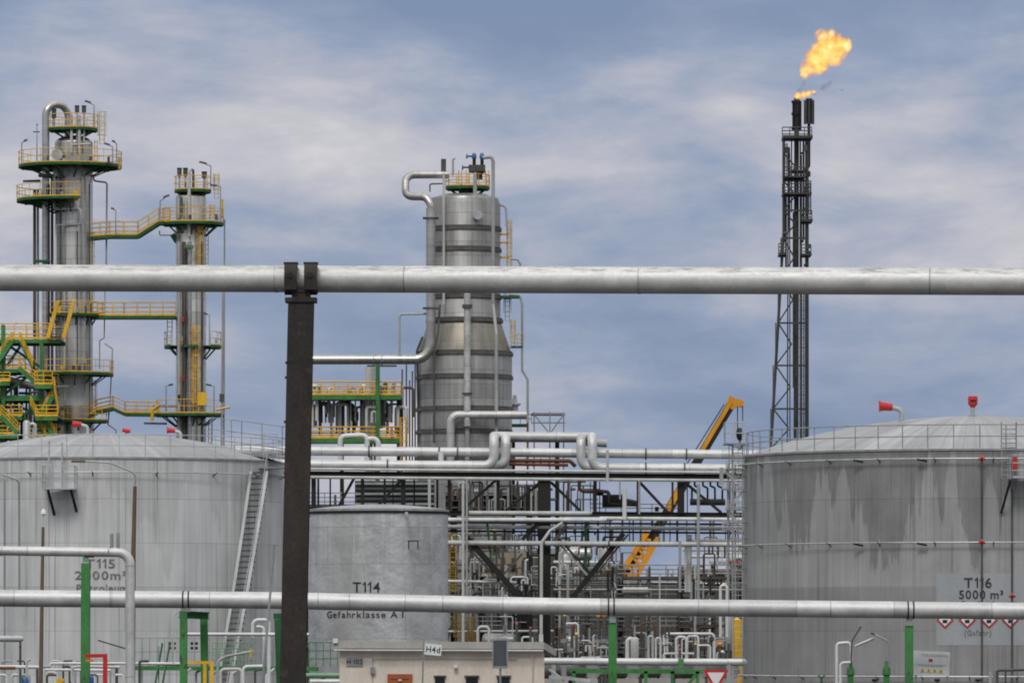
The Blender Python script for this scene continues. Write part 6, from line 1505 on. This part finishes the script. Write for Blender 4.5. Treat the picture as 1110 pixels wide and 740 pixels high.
# valves and motors: small spots of colour
for k, (px, y, m_, w) in enumerate(((648.5, 667.5, 'orange', 4), (655, 667, 'orange', 4.5), (780, 698, 'orange', 6), (620, 677, 'red', 3), (625, 704, 'orange', 3), (574, 595, 'orange', 3.5), (659, 618, 'yellow', 3.5), (664, 613, 'sign_white', 4), (625, 687, 'yellow', 4), (754, 698, 'yellow', 3), (737, 704, 'red', 2.5), (713, 666, 'red', 2.5), (612, 667, 'yellow', 3), (744, 620, 'red', 3), (752, 627, 'orange', 2.5), (783, 706, 'sign_white', 3.5), (575, 680, 'red', 2.5), (560, 676, 'red', 3), (547, 571, 'yellow', 4), (536, 575, 'yellow_pale', 4), (645, 700, 'yellow', 2.5), (770, 622, 'pipe_white', 4), (646, 733, 'yellow', 5), (662, 731, 'yellow', 3))):
    Yd = 312 if y > 664 else 338; sd = S(Yd); c_ = V(px, y, Yd)
    t = thing('motor_valve', 'x', 'valve', (c_.x, c_.y, c_.z)); t['group'] = 'coloured valve heads in the plant'
    part(MB().tube([c_ + Vector((-w * .5 * sd, 0, 0)), c_ + Vector((-w * .35 * sd, 0, 0)), c_ + Vector((w * .35 * sd, 0, 0)), c_ + Vector((w * .5 * sd, 0, 0))], [w * .3 * sd, w * .48 * sd, w * .48 * sd, w * .3 * sd], 12), 'head', M[m_], t)
    part(MB().cyl(c_, Vector((c_.x, c_.y, max(0, c_.z - 1.4))), .08), 'stem', M['mid_steel'], t)
    part(MB().cyl(Vector((c_.x, c_.y, max(0, c_.z - 1.5))), Vector((c_.x, c_.y, max(0.0, c_.z - 1.3))), .22), 'flange', M['grey_steel'], t)
    later(t, 'valve', {'sign_white': 'white', 'yellow_pale': 'pale yellow', 'pipe_white': 'whitish'}.get(m_, m_) + ' valve head', zone(y), px)
# pumps along the floor
for k, px in enumerate((604, 632, 676, 712, 748, 783)):
    Yd = 300; sd = S(Yd); b = Vector((X(px, Yd), Yd, 0)); t = thing('pump', 'x', 'pump', b, 'pumps along the plant floor'); z = Z(727, Yd)
    part(MB().box((b.x, b.y, (z - .4) / 2), (1.6, .8, z - .4)), 'plinth', M['concrete'], t); part(MB().tube([Vector((b.x - .9, b.y, z)), Vector((b.x + .2, b.y, z))], .36, 14), 'motor', M['mid_steel'], t); part(MB().cyl(Vector((b.x + .5, b.y - .25, z)), Vector((b.x + .5, b.y + .25, z)), .45), 'casing', M['grey_steel'], t)
    later(t, 'pump', 'low motor pump', 'near the ground beyond the pump house', px)
# distant storage halls closing the view
for k, (xa, xb, y, Yd, m_, lab) in enumerate(((300, 505, 566, 430, 'sign_back', 'long dark grey hall far behind the small tank'), (500, 612, 600, 440, 'mid_steel', 'dark box-shaped plant hall behind the frames left of the rack column'), (606, 676, 616, 445, 'mid_steel', 'lower dark plant hall behind the crane boom foot'), (672, 760, 632, 440, 'pipe_brown', 'low brown wall-sided plant hall under the sky gap'), (748, 880, 622, 430, 'mid_steel', 'dark plant hall behind the right tank'))):
    t = thing('plant_hall', lab, 'building', (X((xa + xb) / 2, Yd), Yd, 0)); zt = Z(y, Yd)
    part(MB().box((X((xa + xb) / 2, Yd), Yd + 6, zt / 2), ((xb - xa) * S(Yd), 12, zt)), 'wall', M[m_], t)
    part(MB().box((X((xa + xb) / 2, Yd), Yd + 6, zt + .2), ((xb - xa) * S(Yd) + .4, 12.4, .4)), 'roof', M['grey_steel'], t)
    n = int((xb - xa) / 12)
    for j in range(n):
        px = xa + 6 + j * 12
        for yy in (y + 14, y + 36, y + 60):
            part(MB().box(V(px, yy, Yd - .02), (6.5 * S(Yd), .1, 7 * S(Yd))), 'window', M['sign_back' if m_ != 'sign_back' else 'mid_steel'], t)

# ------------------------------------------------------------------ low equipment before the left tank
random.seed(9)
LT = 'before the left tank'
def lt_pipe(label, pts, Yd, r, m_, bend=None): 
    sd = S(Yd); return solo(MB().tube([V(p[0], p[1], Yd) for p in pts], r * sd, 14, bend=(bend or r * 2.4) * sd), 'pipe', M[m_], label, 'pipe')
Yd = 245.0; s = S(Yd)
t = thing('process_vessel', 'small horizontal white vessel at the far bottom left', 'vessel', (X(8, Yd), Yd, 0))
part(MB().tube([V(-40, 691.5, Yd), V(23, 692, Yd), V(25.5, 692, Yd)], [3.4 * s, 3.4 * s, 1.5 * s], 18), 'shell', M['pale_steel'], t); part(MB().box(V(22, 697, Yd), (2 * s, .3, 6 * s)), 'saddle', M['mid_steel'], t); part(MB().bar(Vector((X(22, Yd), Yd, 0)), V(22, 700, Yd), .1), 'leg', M['mid_steel'], t)
lt_pipe('white pipe bending down at the bottom left below the small white vessel', [(-40, 722), (40, 722.5), (46.5, 724), (46.5, 790)], 240, 1.9, 'pipe_white', 5)
lt_pipe('long level white pipe low before the left tank behind the green post', [(49, 725.5), (75, 725.5), (120, 726)], 240, 1.5, 'pipe_white')
lt_pipe('white pipe with rounded end low before the left tank', [(54, 725), (54, 718.5), (140, 718.5), (220, 719)], 246, 1.5, 'pipe_white', 5)
lt_pipe('short white pipe dropping beside the front green post', [(78, 738), (78, 722.5), (92, 722), (130, 722.5)], 238, 1.6, 'pipe_pale', 4)
lt_pipe('dark red pipe stub lying at the bottom left', [(-30, 723.5), (17, 723.5)], 236, 1.8, 'pipe_rust')
lt_pipe('grey pipe low behind the bent silver pipe', [(115, 719), (140, 718), (200, 720)], 250, 1.6, 'pipe_brown')
lt_pipe('thin grey pipe rising at the bottom left beside the white vessel', [(29, 745), (29, 716), (33, 714)], 239, 1.3, 'pipe_pale', 3)
lt_pipe('silver level pipe behind the green portal and slanted pole', [(203, 687), (300, 687.2), (335, 687.4)], 225, 2.0, 'pipe_silver')
lt_pipe('tall white inverted-U pipe left of the dark post', [(274, 690), (274, 675), (278, 671.5), (289, 671.5), (291.5, 675), (291.5, 790)], 228, 2.0, 'pipe_white', 6)
lt_pipe('short white hook pipe inside the tall inverted-U pipe', [(278, 679), (286, 679), (286, 720)], 229, 1.6, 'pipe_white', 4)
lt_pipe('white pipe bracket arch low right of the green portal', [(239, 790), (239, 725), (262, 724.5), (262, 790)], 222, 1.8, 'pipe_pale', 5)
lt_pipe('second white low arch beside the first, left of the dark post', [(263.5, 790), (263.5, 722), (285, 721.5)], 221, 1.8, 'pipe_white', 5)
lt_pipe('grey bent pipe sloping up right of the yellow guard frame', [(236, 790), (236, 716), (245, 711), (274, 705.5)], 224, 1.4, 'pipe_grey', 5)
lt_pipe('pale vertical pipe behind the green portal crossbeam', [(188, 720), (188, 668), (193, 662), (203, 661)], 235, .8, 'pipe_pale', 5)
lt_pipe('yellow capped upright pipe end beside the slanted pole', [(272, 712), (272, 702)], 223, .8, 'yellow')
t = thing('blue_valve', 'blue valve body with green cap at the bottom left corner', 'valve', (X(27, 236), 236, 0)); q = S(236)
part(MB().lathe((X(27, 236), 236), [(1.2 * q, Z(752, 236)), (4.2 * q, Z(745, 236)), (4.2 * q, Z(736, 236)), (2 * q, Z(733, 236)), (.05, Z(732.5, 236))], 16), 'body', M['blue'], t); part(MB().cyl(V(23.5, 737, 235.7), V(23.5, 732, 235.7), 1.2 * q), 'cap', M['green'], t); part(MB().bar(Vector((X(27, 236), 236, 0)), V(27, 748, 236), .1), 'stem', M['mid_steel'], t)
t = thing('yellow_box', 'small yellow box low between the brown mast and front green post', 'box', (X(65.5, 236), 236, 0))
part(MB().box(V(65.5, 741, 236), (8.5 * q, .4, 12 * q)), 'housing', M['yellow'], t); part(MB().bar(Vector((X(65.5, 236), 236, 0)), V(65.5, 747, 236), .14), 'leg', M['mid_steel'], t); part(MB().box(V(68.5, 737.5, 235.7), (2 * q, .16, 2 * q)), 'lid', M['yellow_pale'], t)
t = thing('blue_valve', 'small blue valve peeking out just right of the front green post', 'valve', (X(100, 236), 236, 0))
part(MB().lathe((X(99.5, 236), 236), [(1 * q, Z(744, 236)), (2.4 * q, Z(740, 236)), (2.2 * q, Z(733, 236)), (.05, Z(732, 236))], 14), 'body', M['blue'], t); part(MB().bar(Vector((X(99.5, 236), 236, 0)), V(99.5, 742, 236), .1), 'stem', M['mid_steel'], t)
random.seed(31)
for k in range(26):
    x = -4 + k * 6.2 + random.uniform(-2, 2); Yq = random.uniform(242, 262); r = random.uniform(.8, 1.7); y0 = random.choice((716, 722, 728, 731))
    o = solo(MB().tube([V(x, 790, Yq), V(x, y0, Yq), V(x + random.choice((-8, 7, 10)), y0, Yq)], r * S(Yq), 8, bend=2.5 * S(Yq)), 'riser_pipe', M[random.choice(['pipe_grey', 'pipe_pale', 'pipe_brown', 'mid_steel', 'pipe_white'])], 'x', 'pipe', 'low bent pipes before the left tank')
    later(o, 'lowbent', 'low bent pipe', LT, x)
for k in range(8):
    x = 200 + k * 13 + random.uniform(-3, 3); Yq = random.uniform(238, 255)
    o = solo(MB().tube([V(x, 790, Yq), V(x, 724 + random.uniform(0, 8), Yq), V(x + 9, 724, Yq)], 1.3 * S(Yq), 8, bend=2.5 * S(Yq)), 'riser_pipe', M[random.choice(['pipe_grey', 'pipe_pale', 'mid_steel', 'pipe_white'])], 'x', 'pipe', 'low bent pipes around the green catwalk')
    later(o, 'lowbent2', 'low bent pipe', 'in front of the green catwalk', x)
# dark containment wall behind the low pipes
t = thing('containment_wall', 'low dark concrete containment wall along the foot of the left tank', 'wall', (X(150, 270), 270, 0)); part(MB().box(V(150, 0, 270) * 1 + Vector((0, 0, .75 - Z(0, 270))), (30, .4, 1.5)), 'wall_panel', M['concrete'], t); part(MB().box(V(150, 0, 270) + Vector((0, 0, 1.55 - Z(0, 270))), (30, .6, .12)), 'coping', M['grey_steel'], t)
t = thing('green_catwalk', 'green catwalk with thin grey railing and steps before the left tank', 'catwalk', (X(220, 250), 250, 0)); q = S(250)
part(MB().bar(V(142, 723.5, 250), V(345, 724.5, 250), .9, 4.6 * q), 'side_beam', M['green'], t)
m = MB(); line_rail(m, [V(146, 722, 250), V(300, 722, 250)], 31 * q, .34, .018, (.52,)); part(m, 'railing', M['grey_steel'], t)
for xa, xb in ((168, 176), (176, 184)): part(MB().bar(V(xa, 742, 248), V(xb, 697, 249), .05, .12), 'stair_stringer', M['green_dark'], t)
for px in (154, 172, 335): part(MB().bar(Vector((X(px, 250), 250, 0)), V(px, 700, 250), .05), 'post', M['green_pale'], t)
m = MB(); line_rail(m, [V(230, 722, 251), V(276, 722, 251)], 26 * q, .16, .022, (.75, .5, .25)); part(m, 'inner_railing', M['green_pale'], t)
m = MB(); line_rail(m, [V(335, 722, 249), V(366, 722, 249)], 26 * q, .35, .02, (.66, .33)); part(m, 'railing', M['green'], t)
for x_ in (184, 208):
    g_ = MB()
    for a_ in (0, 5): 
        for b_ in (0, 5): g_.box(V(x_ + a_, 697 + b_, 249.5), (3 * q, .1, 3 * q))
    part(g_, 'switch_panel', M['dark_steel'], t)
t = thing('pale_green_pipe', 'pale green horizontal pipe low behind the pump house corner', 'pipe', (X(350, 240), 240, 0)); part(MB().tube([V(318, 731.5, 240), V(372, 731.5, 240)], 2.6 * S(240), 14), 'pipe_run', M['green_pale'], t); part(MB().tube([V(336, 738, 239), V(380, 738, 239)], 2.2 * S(239), 14), 'pipe_run', M['pipe_white'], t); part(MB().bar(Vector((X(350, 240), 240, 0)), V(350, 733, 240), .2), 'stanchion', M['mid_steel'], t)

# ------------------------------------------------------------------ low equipment before the right tank
Yd = 255.0; q = S(Yd)
def rt(lab, pts, r, m_, bend=None, name='pipe', cat='pipe', dY=0): return solo(MB().tube([V(p[0], p[1], Yd + dY) for p in pts], r * q, 12, bend=(bend or r * 2.3) * q), name, M[m_], lab, cat)
rt('white stand pipe with curved top before the right tank, leftmost', [(907, 800), (907, 697), (920, 696), (922.5, 700), (922.5, 716)], 1.7, 'pipe_white', 4)
rt('second white stand pipe with flat arm before the right tank', [(911, 800), (911, 718), (922, 717.5)], 1.5, 'pipe_white', 4, dY=-1)
for lab, x, pts, head in (('green foam monitor with dark upright nozzle before the right tank', 922, [(922, 722), (923.5, 695), (926, 690), (933.5, 678.5)], 'mid_steel'), ('green foam monitor with thin bent lamp pole, left of the green post', 961, [(963.5, 722), (964, 697), (961, 693.5), (944, 685.5)], 'grey_steel')):
    t = thing('foam_monitor', lab, 'monitor', (X(x, Yd), Yd, 0))
    part(MB().lathe((X(x, Yd), Yd), [(3.2 * q, 0), (3.2 * q, Z(732, Yd)), (4.6 * q, Z(731, Yd)), (4.4 * q, Z(725, Yd)), (2.2 * q, Z(721, Yd)), (2 * q, Z(716, Yd))], 16), 'body', M['green'], t)
    part(MB().tube([V(a, b, Yd - .3) for a, b in pts], .9 * q, 8, bend=2 * q), 'barrel', M[head], t)
    part(MB().bar(V(pts[-1][0], pts[-1][1], Yd - .3), V(pts[-1][0] + (-2.5 if x < 950 else 4), pts[-1][1] + (3.5 if x < 950 else 2), Yd - .3), 2 * q), 'nozzle', M['mid_steel'], t)
rt('pale floodlight arm sloping up between the two foam monitors', [(927, 700), (936, 696), (947, 691.5)], 1.5, 'pale_steel', None, 'floodlight', 'floodlight')
t = thing('hydrant', 'small green double hydrant valve before the right tank', 'hydrant', (X(890.5, Yd), Yd, 0)); part(MB().cyl(Vector((X(890.5, Yd), Yd, 0)), V(890.5, 733, Yd), 1.2 * q), 'stem', M['green_dark'], t)
for dx in (-3.5, 3.5): part(MB().bar(V(890.5, 735, Yd), V(890.5 + dx, 731.5, Yd), 1.8 * q), 'outlet', M['green_dark'], t)
rt('grey frame pipe with two legs at the bottom right corner', [(1081, 800), (1081, 726), (1130, 725)], 1.5, 'mid_steel', 2)
rt('pale twin upright pipe, left one of the pair at the bottom right', [(1073.5, 800), (1073.5, 728)], 2.0, 'pale_steel'); rt('pale twin upright pipe, right one of the pair at the bottom right', [(1078, 800), (1078, 727)], 1.7, 'grey_steel', dY=1)
rt('thin grey leg pipe right of the twin uprights, bottom right', [(1090, 800), (1090, 727)], 1.1, 'mid_steel', dY=2)
t = thing('containment_wall', 'low concrete containment wall along the foot of the right tank', 'wall', (X(960, 268), 268, 0)); part(MB().box((X(975, 268), 268, .85), (17, .4, 1.7)), 'wall_panel', M['concrete'], t); part(MB().box((X(975, 268), 268, 1.76), (17, .6, .12)), 'coping', M['grey_steel'], t)
for k, px in enumerate((948, 1016, 1060)):
    t = thing('pipe_valve', 'x', 'valve', (X(px, Yd), Yd, 0)); t['group'] = 'dark valves at the right tank foot'; part(MB().cyl(Vector((X(px, Yd), Yd, 0)), V(px, 738, Yd), 1.4 * q), 'stem', M['mid_steel'], t); part(MB().cyl(V(px - 3, 736.5, Yd), V(px + 3, 736.5, Yd), 1.5 * q), 'body', M['dark_steel'], t); later(t, 'rv', 'small dark valve', 'at the right tank foot', px)

# every pending label: which one, counted from the left (level pipes from the top)
for (kind, phrase, where), lst in PEND.items():
    lst.sort(key=lambda a: a[0]); n = len(lst)
    for i, (px, o) in enumerate(lst):
        if n == 1: o['label'] = ('only %s %s' % (phrase, where))
        else:
            od = ORD[i] if i < 20 else (['', '', 'twenty', 'thirty', 'forty', 'fifty', 'sixty', 'seventy'][(i + 1) // 10] + '-' + ORD[(i + 1) % 10 - 1] if (i + 1) % 10 else ['', '', 'twentieth', 'thirtieth', 'fortieth', 'fiftieth', 'sixtieth'][(i + 1) // 10])
            o['label'] = '%s %s %s, counted %s' % (od, phrase, where, 'downwards' if kind == 'run' else 'left to right')
